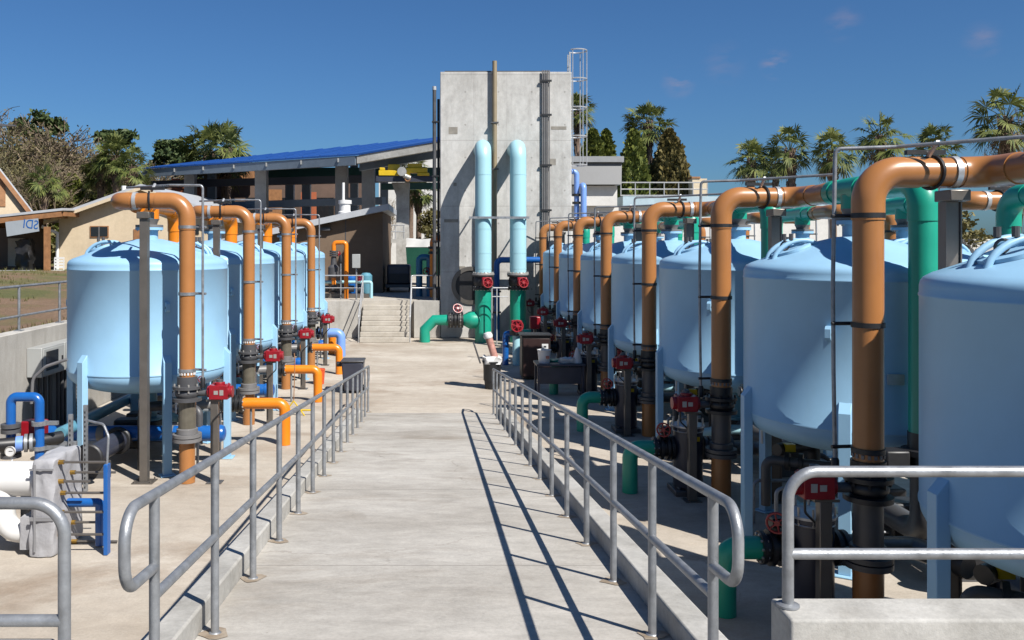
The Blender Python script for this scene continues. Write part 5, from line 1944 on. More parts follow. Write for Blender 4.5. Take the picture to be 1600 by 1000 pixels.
# big canopy with a crane
def canopy():
    Zc = 48.0
    t = thing('blue_roof_canopy', 'large open concrete canopy with blue sloping roof and steel girders', 'canopy', (at(430, 460, Zc).x, Zc, PLAT))
    o = Vector(t.location)
    P = lambda px, py, Z: at(px, py, Z) - o
    A, B, C, E = P(222, 262, 58), P(557, 240, 47), P(720, 212, 45.5), P(720, 211, 58)
    A2 = P(330, 250, 72)
    th = Vector((0, 0, -0.10))
    g = MB()
    up = [A, B, C, E, A2]
    n = len(up)
    g.add(up + [p + th for p in up], [tuple(range(n)), tuple(reversed(range(n, 2 * n)))] + [(i, i + n, (i + 1) % n + n, (i + 1) % n) for i in range(n)])
    g.build('roof', M['roofblue'], t)
    # standing seams
    g = MB()
    for k in range(1, 14):
        u = k / 14
        p0, p1 = A.lerp(B, u), A2.lerp(E, u)
        g.tube([p0 + Vector((0, 0, 0.02)), p1 + Vector((0, 0, 0.02))], 0.035, 4)
    g.build('roof_seam', M['roofblue'], t)
    # fascia beams: shaded side coloured slate, sunlit side coloured pale
    def beam(p, q, h, w, mat, nm, drop=0.0):
        p, q = Vector(p), Vector(q)
        d = (q - p).normalized()
        s = Vector((0, 0, 1)).cross(d).normalized() * (w / 2)
        g = MB()
        z0, z1 = Vector((0, 0, -h - drop)), Vector((0, 0, -drop))
        g.hexa([p - s + z0, q - s + z0, q + s + z0, p + s + z0, p - s + z1, q - s + z1, q + s + z1, p + s + z1])
        return g.build(nm, mat, t)
    beam(A + Vector((0.1, 0.2, 0)), B + Vector((0.0, 0.2, 0)), 0.50, 0.3, M['steelblue'], 'edge_beam', 0.11)
    beam(B + Vector((0.05, 0.2, 0)), C + Vector((0, 0.2, 0)), 0.42, 0.3, M['curb'], 'edge_beam', 0.11)
    beam(B + Vector((0.05, 1.6, 0.2)), C + Vector((0, 1.6, 0.2)), 0.9, 0.3, M['steelblue'], 'edge_beam', 0.11)
    # columns front and back
    for (px, w, top, Z, m) in ((277, 17, 268, 55, 'colc'), (393, 19, 262, 51.5, 'colc'), (525, 20, 252, 48.2, 'colc'), (569, 21, 250, 47.4, 'colc')):
        p = P(px, top, Z)
        ww = w * Z / F
        MB().bx(p.x - ww / 2, p.x + ww / 2, p.y + 2.6, p.y + 2.6 + ww, 0, p.z + 0.40).build('column', M[m], t, bevel=0.02)
    for (px, w, top, Z) in ((330, 12, 268, 66), (452, 13, 262, 63), (478, 13, 262, 62), (553, 12, 258, 60), (600, 12, 262, 58)):
        p = P(px, top, Z)
        ww = w * Z / F
        MB().bx(p.x - ww / 2, p.x + ww / 2, p.y, p.y + ww, 0, p.z + 0.3).build('column', M['steelblue'], t)
    # column with corbel carrying the crane beam; sunlight put into its paler concrete
    p = P(629, 285, 48.5)
    g = MB()
    g.bx(p.x - 0.36, p.x + 0.36, p.y, p.y + 0.7, 0, p.z - 0.75)
    g.hexa([(p.x - 0.355, p.y + 0.002, p.z - 0.752), (p.x + 0.355, p.y + 0.002, p.z - 0.752), (p.x + 0.355, p.y + 0.69, p.z - 0.752), (p.x - 0.355, p.y + 0.69, p.z - 0.752),
            (p.x - 0.62, p.y + 0.002, p.z), (p.x + 0.40, p.y + 0.002, p.z), (p.x + 0.40, p.y + 0.69, p.z), (p.x - 0.62, p.y + 0.69, p.z)])
    g.build('column', M['curb'], t)
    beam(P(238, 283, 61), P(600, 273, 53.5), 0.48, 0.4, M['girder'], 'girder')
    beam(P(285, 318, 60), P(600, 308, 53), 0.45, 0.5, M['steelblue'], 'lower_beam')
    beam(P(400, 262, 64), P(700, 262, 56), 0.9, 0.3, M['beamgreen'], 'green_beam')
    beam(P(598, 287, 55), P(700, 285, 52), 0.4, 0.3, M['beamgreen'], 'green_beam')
    for (x0, x1, y0, y1, Z) in ((268, 332, 279, 301, 72), (470, 494, 300, 346, 70), (420, 440, 296, 330, 70), (330, 400, 266, 282, 73)):
        a, b = P(x0, y1, Z), P(x1, y0, Z)
        MB().bx(a.x, b.x, a.y, a.y + 0.2, a.z - 1.5 if x0 != 330 else a.z, b.z).build('wall_panel', M['umber'] if x0 not in (330, 420) else M['timber'], t)
    a, b = P(262, 345, 74), P(585, 284, 74)
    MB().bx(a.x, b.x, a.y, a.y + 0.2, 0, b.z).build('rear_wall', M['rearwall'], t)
    g = MB()
    for px in (300, 350, 400, 430, 505, 545):
        q = P(px, 318, 73.6)
        g.bx(q.x - 0.9, q.x + 0.9, q.y, q.y + 0.1, q.z - 1.6, q.z + 0.5)
    g.build('window', M['glass'], t)
    # fixings along the fascia
    g = MB()
    for k in range(6):
        q = A.lerp(B, 0.18 + k * 0.15)
        g.box((q.x, q.y + 0.02, q.z - 0.30), (0.08, 0.12, 0.22))
    g.build('bracket', M['bolt'], t)
    # crane
    c = thing('bridge_crane', 'yellow travelling hoist on a dark girder beneath the blue roof', 'crane', at(630, 272, 47.2))
    oc = Vector(c.location)
    Q = lambda px, py, Z=47.2: at(px, py, Z) - oc
    a, b = Q(588, 277), Q(682, 277)
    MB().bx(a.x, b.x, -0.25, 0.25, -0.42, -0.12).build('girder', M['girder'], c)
    g = MB()
    a, b = Q(592, 268), Q(625, 256)
    g.bx(a.x, b.x, -0.3, 0.3, -0.11, 0.18)
    g.bx(a.x + 0.5, b.x, -0.25, 0.25, 0.182, 0.52)
    g.bx(a.x + 0.05, a.x + 0.35, -0.28, 0.2, 0.182, 0.34)
    a, b = Q(634, 270), Q(668, 257)
    g.bx(a.x, b.x, -0.32, 0.32, 0.05, 0.32)
    g.bx(a.x + 0.1, b.x - 0.3, -0.2, 0.2, 0.322, 0.56)
    g.bx(a.x - 0.1, a.x + 0.25, -0.3, 0.3, -0.11, 0.3)
    g.bx(b.x - 0.55, b.x + 0.1, -0.36, 0.30, -0.11, 0.048)
    g.build('hoist_frame', M['yellow'], c, bevel=0.03)
    g = MB()
    g.cyl((-0.05, -0.1, 0.1), (-0.05, -0.55, 0.1), 0.25, 14)
    g.cyl((0.05, -0.3, -0.1), (0.4, -0.3, -0.25), 0.14, 10)
    g.build('hoist_motor', M['bolt'], c)
    MB().ring((0.25, -0.35, -0.28), (0, 1, 0), 0.13, 0.035, 14, 6).build('hook_block', M['timber'], c)
    return t


canopy()

# vent box with small silo between the columns
t = thing('vent_unit', 'small white rooftop vent behind the tan shed roof', 'vent', (at(539, 330, 44).x, 44, PLAT))
zt = at(539, 313, 44).z - PLAT
MB().lathe([(0.36, zt - 3.0), (0.36, zt - 0.6), (0.28, zt - 0.55), (0.28, zt - 0.2), (0.34, zt - 0.18), (0.34, zt), (0, zt + 0.03)], 18).build('casing', M['white'], t)
MB().tube([(-0.08, 0, zt), (-0.08, 0, zt + 0.9)], 0.07, 8).build('flue', M['white'], t)

# parked generator trailer, green skip, rear rails
t = thing('generator_trailer', 'dark grey boxy trailer parked in the tower shadow above the steps', 'trailer', (at(622, 450, 37).x, 37.4, PLAT))
MB().bx(-0.5, 0.5, 0, 1.6, 0.35, 1.2).build('body', M['navy'], t, bevel=0.08)
MB().bx(-0.42, 0.42, -0.03, -0.003, 0.42, 0.82).build('grille', M['black'], t)
MB().bx(-0.55, 0.55, -0.1, 1.7, 0.22, 0.345).build('chassis', M['dgrey'], t)
for s in (-1, 1):
    MB().tube([(s * 0.42, 0.8, 0.21), (s * 0.56, 0.8, 0.21)], 0.2, 16).build('wheel', M['black'], t)
t = thing('green_skip', 'dark green waste container with white cover beyond the steps', 'skip', (at(660, 400, 44).x, 44, PLAT))
MB().hexa([(-0.75, 0, 0.5), (0.9, 0, 0.5), (0.9, 1.5, 0.5), (-0.75, 1.5, 0.5), (-0.85, 0, 1.95), (0.9, 0, 1.95), (0.9, 1.5, 1.95), (-0.85, 1.5, 1.95)]).build('body', paint('skip_green', (0.01, 0.08, 0.05), 0.4), t)
o = lumpy_box(-0.8, 0.9, 0.0, 1.5, 1.95, 2.35, n=(6, 4, 2), amp=0.05, seed=31).build('cover', M['white'], t, angle=70)
t = thing('rear_railing', 'pale railing on the concrete ledge right of the tan shed', 'railing', (at(603, 375, 46).x, 46, PLAT))
MB().bx(0, 1.0, -0.1, 0.1, at(600, 375, 46).z - PLAT - 0.15, at(600, 375, 46).z - PLAT + 0.05).build('ledge', M['curb'], t)
for z in (at(600, 362, 46).z - PLAT, at(600, 352, 46).z - PLAT):
    MB().tube([(0, 0, z), (1.0, 0, z)], 0.03, 6).build('rail', M['alu'], t)
for x in (0.05, 0.5, 0.95):
    MB().tube([(x, 0, at(600, 375, 46).z - PLAT), (x, 0, at(600, 352, 46).z - PLAT)], 0.03, 6).build('post', M['alu'], t)
# orange and blue pipes in the tower shadow
t = thing('orange_pipe', 'tall orange pipe at the left foot of the tower, half in shadow', 'pipe', (at(677, 400, 34).x, 34, PLAT))
MB().tube([(0.35, 0, at(680, 372, 34).z - PLAT), (0, 0, at(680, 372, 34).z - PLAT), (0, 0, 0.0)], 0.14, 18, bend=0.2).build('pipe_run', M['orange'], t)
g = MB()
for z in (1.95, 1.75, 0.35):
    g.disc((0, 0, z), (0, 0, 1), 0.2, 0.1, 18)
g.build('flange', M['black'], t)
t = thing('teal_pipe', 'teal blue inverted U pipe in the tower shadow above the steps', 'pipe', (at(655, 400, 34.6).x, 34.6, PLAT))
MB().tube([(0, 0, 0), (0, 0, at(655, 402, 34.6).z - PLAT), (0.42, 0, at(655, 402, 34.6).z - PLAT), (0.42, 0, 0)], 0.13, 16, bend=0.15).build('pipe_run', paint('teal_pipe', (0.03, 0.2, 0.36), 0.35), t)
handwheel(t, (0.3, -0.2, 1.0), (0.4, -1, 0), 0.15)

# low building beyond the tower on the right
def right_building():
    Z = 44.0
    o = at(925, 400, Z)
    t = thing('plant_building', 'long low white building with dark grey metal roof box right of the tower', 'building', (o.x, Z, 0))
    L = lambda px, py: (at(px, py, Z).x - o.x, at(px, py, Z).z)
    x0, z1 = L(885, 291)
    x1, z0 = L(971, 291)
    MB().bx(x0, 17.5, 0, 9, 0, L(971, 322)[1]).build('wall', M['pale'], t)
    MB().bx(x0, x1 - 0.3, -0.4, 6, L(971, 322)[1] + 0.003, z1).build('upper_wall', M['pale'], t)
    g = MB()
    (xa, za), (xb, zb_) = L(890, 290), L(969, 255)
    g.hexa([(xa, -0.8, za + 0.005), (xb - 0.1, -0.8, za + 0.005), (xb - 0.1, 6.5, za + 0.005), (xa, 6.5, za + 0.005), (xa, -0.4, zb_), (xb, -0.4, zb_), (xb, 6, zb_), (xa, 6, zb_)])
    g.build('roof_box', paint('dark_zinc', (0.16, 0.165, 0.17), 0.5, var=0.15), t)
    (xa, za), (xb, zb_) = L(888, 255), L(971, 246)
    MB().bx(xa, xb, -0.6, 6.2, za + 0.004, zb_).build('parapet_cap', M['roofgrey'], t)
    xr0, zr0 = L(972, 322)
    MB().bx(xr0, 15.0, -0.2, 7, L(971, 322)[1] + 0.003, L(971, 307)[1]).build('tank_edge', paint('pale_blue_render', (0.42, 0.55, 0.62), 0.6), t)
    return t


right_building()
t = thing('roof_railing', 'pale three bar railing on the low white building before the cypress trees', 'railing', (at(972, 305, 43.6).x, 43.9, at(972, 307, 43.9).z + 0.01))
for z in (0.70, 0.36, 0.04):
    MB().tube([(0, 0, z), (4.4, 0, z)], 0.03, 6).build('rail', M['alu'], t)
for k in range(7):
    MB().tube([(k * 0.733, 0, 0), (k * 0.733, 0, 0.70)], 0.028, 6).build('post', M['alu'], t)
t = thing('brick_chimney', 'small tan brick stack beyond the railing on the low building', 'chimney', (at(1094, 300, 50).x, 50, 0))
MB().bx(-0.45, 0.4, 0, 0.8, 4.0, at(1090, 279, 50).z).build('stack', M['cream'], t)
MB().bx(-0.5, 0.0, -0.05, 0.85, at(1090, 279, 50).z + 0.002, at(1090, 276, 50).z).build('cap', M['timber'], t)
o = tag(MB().bx(11.5, 34, 47.5, 47.8, 0, 3.75).build('boundary_wall', M['pale'], bevel=0.02), 'long pale wall behind the right tanks under the palm trees', 'wall')
# white shed far behind the canopy
t = thing('white_warehouse', 'white warehouse with pitched roof seen between tower and canopy', 'warehouse', (at(655, 300, 75).x, 75, 1.3))
za, zb_ = at(600, 300, 75).z - 1.3, at(690, 218, 75).z - 1.3
MB().hexa([(-3.5, 0, 0), (2.5, 0, 0), (2.5, 8, 0), (-3.5, 8, 0), (-3.5, 0, za + 1.2), (2.5, 0, zb_), (2.5, 8, zb_), (-3.5, 8, za + 1.2)]).build('wall', M['pale'], t)
MB().hexa([(-3.7, -0.2, za + 1.16), (2.6, -0.2, zb_ + 0.02), (2.6, 8.2, zb_ + 0.02), (-3.7, 8.2, za + 1.16), (-3.7, -0.2, za + 1.36), (2.6, -0.2, zb_ + 0.22), (2.6, 8.2, zb_ + 0.22), (-3.7, 8.2, za + 1.36)]).build('roof', M['roofwhite'], t)

# street lamp whose head just enters the picture at the left
p = at(0, 196, 30)
t = thing('street_lamp', 'dark flat street lamp head reaching in from the left edge', 'lamp', (p.x - 1.6, 30, 1.9))
MB().tube([(0, 0, 0), (0, 0, p.z - 1.9 - 0.05), (1.5, 0, p.z - 1.9 + 0.02)], 0.07, 10, bend=0.2).build('pole', M['dgrey'], t)
MB().hexa([(1.5, -0.12, p.z - 1.93), (2.15, -0.1, p.z - 1.93), (2.15, 0.1, p.z - 1.93), (1.5, 0.12, p.z - 1.93), (1.5, -0.09, p.z - 1.85), (2.1, -0.06, p.z - 1.88), (2.1, 0.06, p.z - 1.88), (1.5, 0.09, p.z - 1.85)]).build('lamp_head', M['dgrey'], t)


# ------------------------------------------------------------------ vegetation
def quad(g, c, u, v):
    b = len(g.v)
    g.v += [tuple(c - u - v), tuple(c + u - v), tuple(c + u + v), tuple(c - u + v)]
    g.f.append((b, b + 1, b + 2, b + 3))


def rdir(rr):
    while True:
        v = Vector((rr.uniform(-1, 1), rr.uniform(-1, 1), rr.uniform(-1, 1)))
        if 0.05 < v.length < 1:
            return v.normalized()


def leaf_blob(g, c, rad, n, size, rr, up=0.0, aspect=1.6, shell=0.5):
    for _ in range(n):
        d = rdir(rr)
        k = shell + (1 - shell) * rr.random()
        p = Vector(c) + Vector((d.x * rad[0], d.y * rad[1], d.z * rad[2])) * k
        a = (rdir(rr) + Vector((0, 0, up))).normalized()
        b = a.orthogonal().normalized()
        b = Matrix.Rotation(rr.uniform(0, 6.28), 3, a) @ b
        s = size * rr.uniform(0.6, 1.4)
        quad(g, p, a * s * aspect * 0.5, b * s * 0.5)


def palm(label, h, rr, group, lean=0.0, nf=36, droop=1.0):
    t = thing('palm_tree', label, 'palm tree', (0, 0, 0), 0, group)
    g = MB()
    g.tube([Vector((lean * (k / 8) ** 2, 0, h * k / 8)) for k in range(9)], 0.22, 9, r1=0.16)
    g.v = [tuple(Vector(p) + Vector((rr.uniform(-.03, .03), rr.uniform(-.03, .03), 0))) for p in g.v]
    for _ in range(80):
        a = rr.uniform(0, 6.28)
        z = h * (1 - 0.28 * rr.random() ** 1.4)
        d = Vector((math.cos(a), math.sin(a), 0))
        p = Vector((lean * (z / h) ** 2, 0, z)) + d * 0.16
        g.tube([p - Vector((0, 0, .12)), p + d * 0.14 + Vector((0, 0, 0.16))], 0.035, 4)
    g.build('trunk', M['palmbark'], t)
    top = Vector((lean, 0, h))

    def frond(g, a, el, Lp, Rf, nl, w, dr):
        d = Vector((math.cos(a) * math.cos(el), math.sin(a) * math.cos(el), math.sin(el)))
        mid = top + d * Lp * 0.55
        hub = top + d * Lp + Vector((0, 0, -0.16 * math.cos(el) * dr))
        g.tube([top, mid, hub], 0.02, 3)
        ax = (hub - mid).normalized()
        side = ax.cross(Vector((0, 0, 1)))
        if side.length < 0.1:
            side = Vector((1, 0, 0))
        side.normalize()
        side = (Matrix.Rotation(rr.uniform(-0.7, 0.7), 3, ax) @ side).normalized()
        nrm = side.cross(ax).normalized()
        for j in range(nl):
            b = math.radians(-112 + 224 * j / (nl - 1) + rr.uniform(-5, 5))
            dl = (ax * math.cos(b) + side * math.sin(b) + nrm * 0.22 * abs(math.sin(b))).normalized()
            L_ = Rf * (1 - 0.22 * abs(b) / 2.0) * rr.uniform(0.8, 1.12)
            sd = dl.cross(nrm).normalized()
            m_ = hub + dl * L_ * 0.5 + Vector((0, 0, -0.02))
            tip = hub + dl * L_ + Vector((0, 0, -(0.12 + 0.38 * rr.random() * dr))) * L_
            base = len(g.v)
            g.v += [tuple(hub), tuple(m_ - sd * w), tuple(m_ + sd * w), tuple(tip)]
            g.f += [(base, base + 1, base + 2), (base + 1, base + 3, base + 2)]
    g = MB()
    for k in range(nf):
        a = k * 2.39996 + rr.uniform(-.35, .35)
        el = math.radians(80 - 122 * (k / nf) ** 0.9 + rr.uniform(-11, 11))
        frond(g, a, el, rr.uniform(0.6, 1.25), rr.uniform(0.65, 0.95), 19, 0.042, droop)
    g.build('crown', M['frond'], t, angle=180)
    g = MB()
    for k in range(9):
        frond(g, rr.uniform(0, 6.28), math.radians(rr.uniform(-72, -48)), rr.uniform(0.55, 0.95), rr.uniform(0.5, 0.75), 11, 0.028, 1.4)
    g.build('dead_fronds', M['deadfrond'], t, angle=180)
    return t


def bare_tree(label, h, rr, group, mat, spread=0.75, leafy_=0.3):
    t = thing('bare_tree', label, 'tree', (0, 0, 0), 0, group)
    tr, cr2, lv = MB(), MB(), MB()

    def br(p, d, L_, r, depth):
        g = tr if depth < 2 else cr2
        m_ = p + d * L_ * 0.5 + rdir(rr) * L_ * 0.06
        e = p + d * L_ + rdir(rr) * L_ * 0.08
        g.tube([p, m_, e], r, 5 if depth < 2 else 3, caps=False, r1=r * 0.6)
        if depth >= 6 and rr.random() < leafy_:
            for _ in range(2):
                a = rdir(rr)
                quad(lv, e + rdir(rr) * 0.12, a * 0.036, Matrix.Rotation(rr.uniform(0, 6.28), 3, a) @ a.orthogonal().normalized() * 0.022)
        if depth >= 7:
            return
        nb = 3 if depth < 3 else (3 if rr.random() < 0.55 else 2)
        for k in range(nb):
            q = p.lerp(e, rr.uniform(0.45, 1.0)) if k else e
            nd = (d + rdir(rr) * spread + Vector((0, 0, 0.16))).normalized()
            br(q, nd, L_ * rr.uniform(0.62, 0.82), max(0.013, r * 0.58), depth + 1)
    br(Vector((0, 0, -0.2)), Vector((0, 0, 1)), h * 0.28, h * 0.022, 0)
    tr.build('trunk', M['bark'], t)
    cr2.build('crown', mat, t)
    lv.build('young_leaves', M['bud'], t, angle=180)
    return t


def pine(label, h, rr, group, mat, clumps=16, spread=2.0, flat=0.45, n=230, low=0.62):
    t = thing('pine_tree', label, 'tree', (0, 0, 0), 0, group)
    g = MB()
    g.tube([(0, 0, -0.2), (0.1, 0.05, h * 0.5), (0.0, 0, h * 0.96)], 0.22, 8, r1=0.07)
    cg = MB()
    for k in range(clumps):
        u = low + (1 - low) * rr.random()
        a = rr.uniform(0, 6.28)
        R_ = spread * rr.uniform(0.25, 1.0) * (1.15 - 0.6 * (u - low) / (1 - low))
        z0 = h * (u - 0.05)
        c = Vector((math.cos(a) * R_, math.sin(a) * R_, h * u))
        g.tube([(0, 0, z0), c], 0.05, 4, r1=0.02)
        s = rr.uniform(0.45, 0.85)
        leaf_blob(cg, c, (s * 1.25, s * 1.25, s * flat * 1.4), n, 0.19, rr, 0.3, 1.8, 0.35)
    leaf_blob(cg, (0, 0, h * 0.97), (0.7, 0.7, 0.45), n, 0.19, rr, 0.3, 1.8, 0.3)
    g.build('trunk', M['bark'], t)
    cg.build('crown', mat, t, angle=180)
    return t


def leafy(name, label, h, w, rr, group, mat, n=3200, size=0.16, cone=False, cat='tree'):
    t = thing(name, label, cat, (0, 0, 0), 0, group)
    MB().tube([(0, 0, -0.2), (0, 0, h * 0.8)], 0.13, 7, r1=0.03).build('trunk', M['bark'], t)
    g = MB()
    if cone:
        for _ in range(n):
            u = rr.random() ** 0.75
            a = rr.uniform(0, 6.28)
            prof = w * 0.5 * (min(1, u * 6) ** 0.5) * (1 - u) ** 0.62 * 1.15
            lump = 1 + 0.16 * math.sin(a * 5 + u * 17) + 0.10 * math.sin(a * 9 - u * 31)
            k = prof * lump * (0.72 + 0.3 * rr.random())
            p = Vector((math.cos(a) * k, math.sin(a) * k, h * (0.03 + 0.97 * u)))
            d = (Vector((math.cos(a) * 0.5, math.sin(a) * 0.5, 0.9)) + rdir(rr) * 0.6).normalized()
            b = Matrix.Rotation(rr.uniform(0, 6.28), 3, d) @ d.orthogonal().normalized()
            s = size * rr.uniform(0.6, 1.5)
            quad(g, p, d * s * 1.1, b * s * 0.42)
    else:
        nb = 16
        for k in range(nb):
            u = rr.random()
            a = rr.uniform(0, 6.28)
            R_ = w * 0.5 * rr.uniform(0.2, 0.8) * math.sin(math.pi * (0.25 + 0.7 * u))
            s = w * rr.uniform(0.16, 0.27)
            leaf_blob(g, (math.cos(a) * R_, math.sin(a) * R_, h * (0.25 + 0.7 * u)), (s, s, s * 0.75), n // nb, size, rr, 0.1, 1.5, 0.45)
    g.build('crown', mat, t, angle=180)
    return t


BG = 1.85
GP, GB, GC = 'palm trees around the plant', 'bare winter trees behind the houses', 'dark conifers beyond the low building'
rr = random.Random(11)
# palms: (x, crown centre y, depth, scale, label)
palms = [
    (1172, 253, 46, 0.82, 'palm tree leftmost of the group over the right brown pipes'),
    (1240, 237, 45, .95, 'bushy crowned palm second in the group over the right brown pipes'),
    (1212, 258, 50, 0.7, 'shaded lower palm tucked between the first two of the right group'),
    (1303, 240, 44, .9, 'drooping palm in the middle of the right group'),
    (1375, 218, 46, .98, 'tall palm with a dark upright tuft behind the nearest right riser'),
    (1460, 232, 47, .9, 'palm whose tips show above the long conduit at right'),
    (1572, 188, 38, 1.05, 'highest palm at the upper right corner'),
    (1012, 196, 56, 1.05, 'palm rising between the two dark conifers beyond the low building'),
    (903, 175, 60, 0.9, 'palm glimpsed through the caged ladder'),
    (328, 240, 70, 1.8, 'big palm above the left end of the blue roof'),
    (357, 250, 72, 0.9, 'small palm just right of the big palm over the blue roof'),
    (182, 246, 56, 1.05, 'palm with sunlit fronds left of the blue roof canopy'),
    (214, 262, 55, 0.95, 'low palm right behind the cream house ridge'),
    (158, 272, 57, 0.9, 'small dark palm between the bare trees on the left'),
    (68, 287, 52, 0.8, 'young palm bush over the timber porch roof'),
    (350, 236, 67, 1.5, 'second full palm crown right behind the big palm over the blue roof'),
    (655, 297, 62, 1.0, 'palm standing behind the canopy near the tower'),
    (642, 262, 66, 1.0, 'palm crown peeping under the white roof edge by the tower'),
]
pa = palm('x', 5.0, rr, GP, 0.15)
pb = palm('x', 5.0, random.Random(23), GP, -0.2, 32, 1.3)
pc = palm('x', 5.0, random.Random(37), GP, 0.05, 42, 0.8)
pd = palm('x', 5.0, random.Random(41), GP, 0.3, 28, 1.15)
used = []
for i, (px, py, Z, s, lab) in enumerate(palms):
    src = (pa, pb, pc, pd)[(i * 3 + i // 4) % 4 if i not in (9, 11) else 2]
    p = at(px, py, Z)
    base = BG if p.x < WALLX else (PLAT if Z < 119 and p.x < 6.2 else 0.0)
    hh = (p.z - base)
    if src in used:
        o = dup(src, (p.x, Z, base), lab, rr.uniform(0, 6.28))
    else:
        o = src
        o.location = (p.x, Z, base)
        o['label'] = lab
        o.rotation_euler = (0, 0, rr.uniform(0, 6.28))
        used.append(src)
    o.scale = (s, s, 1.0)
    # lift crown: trunk stretched separately so the crown keeps its shape
    for ch in o.children:
        if ch.name.startswith('trunk'):
            ch.scale = (1, 1, hh / 5.0)
        else:
            ch.scale = (1, 1, s)
            ch.location = (0, 0, hh - 5.0 * s)

bares = [(8, 168, 62, 'tall bare tree at the far left edge'), (-20, 205, 58, 'bare tree half outside the left edge'), (62, 222, 66, 'bare tree in front of the dark evergreen on the left'),
         (112, 212, 72, 'bare grey tree between the dark evergreen and the flat topped pine'), (140, 236, 64, 'low bare brown tree left of the palms'),
         (95, 245, 60, 'bare brown tree above the green bushes on the left'), (232, 262, 75, 'bare tree right of the sunlit palm'), (30, 240, 64, 'bare olive toned tree over the timber porch'),
         (205, 248, 80, 'bare tree behind the palms left of the blue roof'), (610, 306, 66, 'thin bare tree under the canopy near its lit column'), (1588, 128, 60, 'sparse bare tree top at the upper right'),
         (165, 232, 70, 'wide bare tree behind the cream house'), (55, 255, 56, 'small bare tree right behind the timber porch')]
bares += [(20, 200, 74, 'bare brown tree behind the far left evergreen'), (128, 226, 84, 'far bare tree left of the flat topped pine'), (75, 236, 72, 'bare tree below the dark evergreen'),
          (225, 270, 88, 'far bare tree beside the open pine'), (185, 256, 74, 'bare tree hugging the sunlit palm trunks'), (45, 215, 80, 'bare tree left of the dark evergreen crown'), (150, 228, 90, 'hazy bare tree under the flat topped pine')]
b0 = bare_tree('x', 7.0, random.Random(5), GB, M['twig'])
b1 = bare_tree('x', 7.0, random.Random(6), GB, M['twig2'], 0.85, 0.75)
used = []
for i, (px, py, Z, lab) in enumerate(bares):
    src = (b0, b1)[0 if i in (3, 6, 8, 9, 10) else (i % 2)]
    p = at(px, py, Z)
    base = BG if p.x < WALLX else (PLAT if p.x < 6.2 else 0.0)
    zmax = max(v.co.z for ch in src.children for v in ch.data.vertices)
    s = (p.z - base) / zmax * (1.06 if i not in (9, 10) else (1.0 if i == 9 else 0.93))
    sx_ = s * (0.3 if i in (9, 10) else 1.3)
    if src in used:
        o = dup(src, (p.x, Z, base), lab, rr.uniform(0, 6.28))
    else:
        o = src
        o.location = (p.x, Z, base)
        o['label'] = lab
        used.append(src)
    o.scale = (sx_, sx_, s)


def put(o, px, py, Z, lab=None):
    p = at(px, py, Z)
    base = BG if p.x < WALLX else (PLAT if p.x < 6.2 else 0.0)
    o.location = (p.x, Z, base)
    return o


def hgt(px, py, Z):
    p = at(px, py, Z)
    base = BG if p.x < WALLX else (PLAT if p.x < 6.2 else 0.0)
    return p.z - base


put(pine('big dark evergreen behind the bare trees on the left', hgt(62, 184, 78), random.Random(31), 'pines on the left', M['pine'], 46, 3.2, 0.75, 170, 0.5), 62, 184, 78)
put(pine('flat topped pine over the sunlit palm on the left', hgt(181, 207, 66), random.Random(32), 'pines on the left', M['pine'], 14, 1.35, 0.35, 150, 0.92), 181, 207, 66)
put(pine('open pine left of the big palm over the blue roof', hgt(268, 222, 88), random.Random(33), 'pines on the left', M['pine'], 20, 2.0, 0.6, 170, 0.72), 268, 222, 88)
put(pine('sparse pine between the open pine and the big palm', hgt(298, 236, 92), random.Random(34), 'pines on the left', M['pine'], 16, 1.8, 0.6, 160, 0.72), 292, 236, 92)
put(leafy('cedar_tree', 'dark green cedar bush left of the cream house roof', hgt(112, 275, 58), 3.4, random.Random(41), 'dark bushes behind the houses', M['cedar'], 4200, 0.17, True), 112, 275, 58)
put(leafy('cedar_tree', 'rounder green cedar bush touching the cream house roof', hgt(142, 284, 60), 3.2, random.Random(42), 'dark bushes behind the houses', M['cedar'], 3600, 0.17, True), 145, 284, 60)
put(leafy('shrub', 'olive green shrub behind the timber porch roof', hgt(80, 292, 57), 3.4, random.Random(43), 'dark bushes behind the houses', M['olive'], 3200, 0.15), 84, 292, 57)
put(leafy('shrub', 'olive shrub at the left edge behind the white house', hgt(40, 270, 62), 5.0, random.Random(44), 'dark bushes behind the houses', M['olive'], 3600, 0.16), 30, 272, 62)
put(leafy('shrub', 'dry olive thicket behind the palms left of the canopy', hgt(235, 276, 84), 6.0, random.Random(45), 'dark bushes behind the houses', M['olive'], 3600, 0.18), 240, 278, 84)
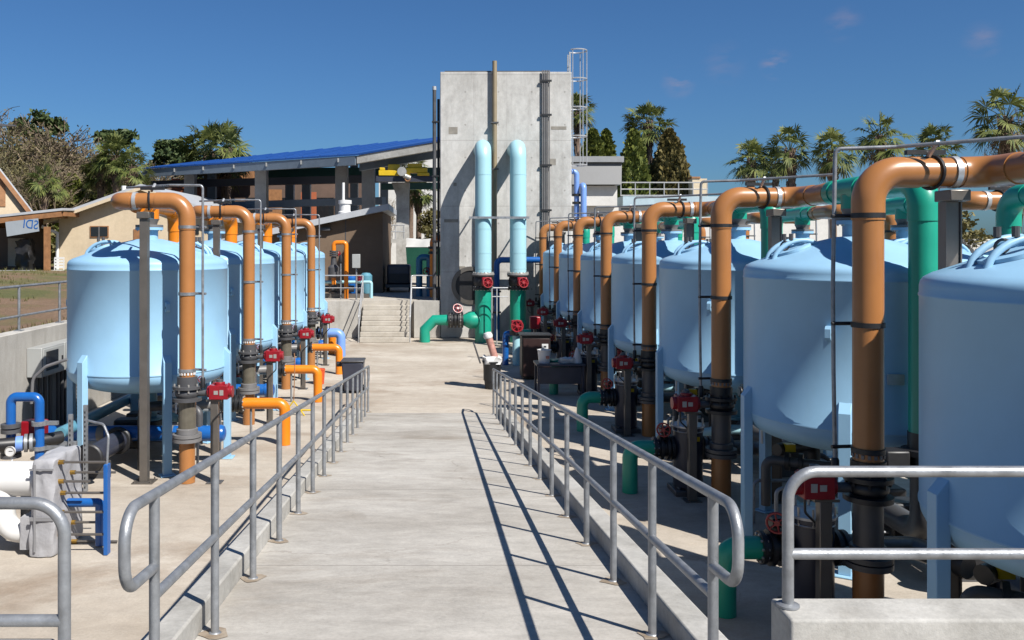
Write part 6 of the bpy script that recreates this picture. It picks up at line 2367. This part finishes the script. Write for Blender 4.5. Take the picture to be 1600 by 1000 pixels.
for (px, py, Z, w, m, lab, sd) in ((926, 205, 54, 3.6, 'cedar', 'dark conifer partly hidden by the tower and ladder', 51), (947, 206, 55, 2.6, 'cedar', 'slim conifer between the ladder and the big green conifer', 52),
                                   (990, 206, 52, 3.3, 'cedar', 'large green conifer left of the palm beyond the low building', 53), (1046, 205, 52, 4.1, 'cedar2', 'broad bronze tinted conifer right of the palm beyond the low building', 54)):
    put(leafy('conifer', lab, hgt(px, py, Z), w, random.Random(sd), GC, M[m], 7500, 0.16, True), px, py, Z)
for (px, py, Z, w, lab, sd) in ((1350, 335, 50, 3.2, 'scrubby grey green bush between the right palms', 61), (1195, 335, 52, 3.0, 'scrubby bush behind the third right riser', 62), (1500, 330, 48, 3.4, 'scrubby bush beneath the highest palm', 63),
                                (1120, 330, 53, 2.4, 'low bush right of the brick stack', 64), (675, 330, 60, 2.6, 'low bush behind the canopy beside the tower', 65)):
    put(leafy('shrub', lab, hgt(px, py, Z), w, random.Random(sd), 'scrubby bushes behind the plant', M['olive'], 2000, 0.12), px, py, Z)
for (px, py, Z, w, mt, lab, sd) in ((18, 236, 66, 6.5, 'olive', 'tall olive brown thicket at the left edge of the woods', 71), (62, 262, 60, 5.5, 'olive', 'olive thicket under the dark evergreen', 72),
                                    (112, 250, 68, 5.5, 'olive', 'olive brown thicket between the evergreen and the palms', 73), (152, 258, 62, 4.5, 'oak', 'dark green thicket left of the sunlit palm', 74),
                                    (208, 285, 60, 4.0, 'oak', 'low dark green bush behind the cream house ridge', 75), (-25, 230, 64, 6.0, 'olive', 'olive thicket half outside the left edge', 76)):
    put(leafy('shrub', lab, hgt(px, py, Z), w, random.Random(sd), 'thickets of the left woods', M[mt], 3400, 0.13), px, py, Z)
# distant wood closing the horizon
g = MB()
rw2 = random.Random(77)
for k in range(260):
    X = -150 + 260 * k / 260
    if -8 < X < 4:
        continue
    s = rw2.uniform(1.6, 2.6)
    leaf_blob(g, (X + rw2.uniform(-1, 1), 125 + rw2.uniform(-6, 6), 2.0 + rw2.uniform(0, 8.0 if X < -22 else (2.5 if X < 0 else 1.0))), (s * 1.4, s, s * 1.3), 130, 0.42, rw2, 0.2, 1.4, 0.3)
struct(g.build('distant_woods', M['olive'], angle=180), 'stuff')
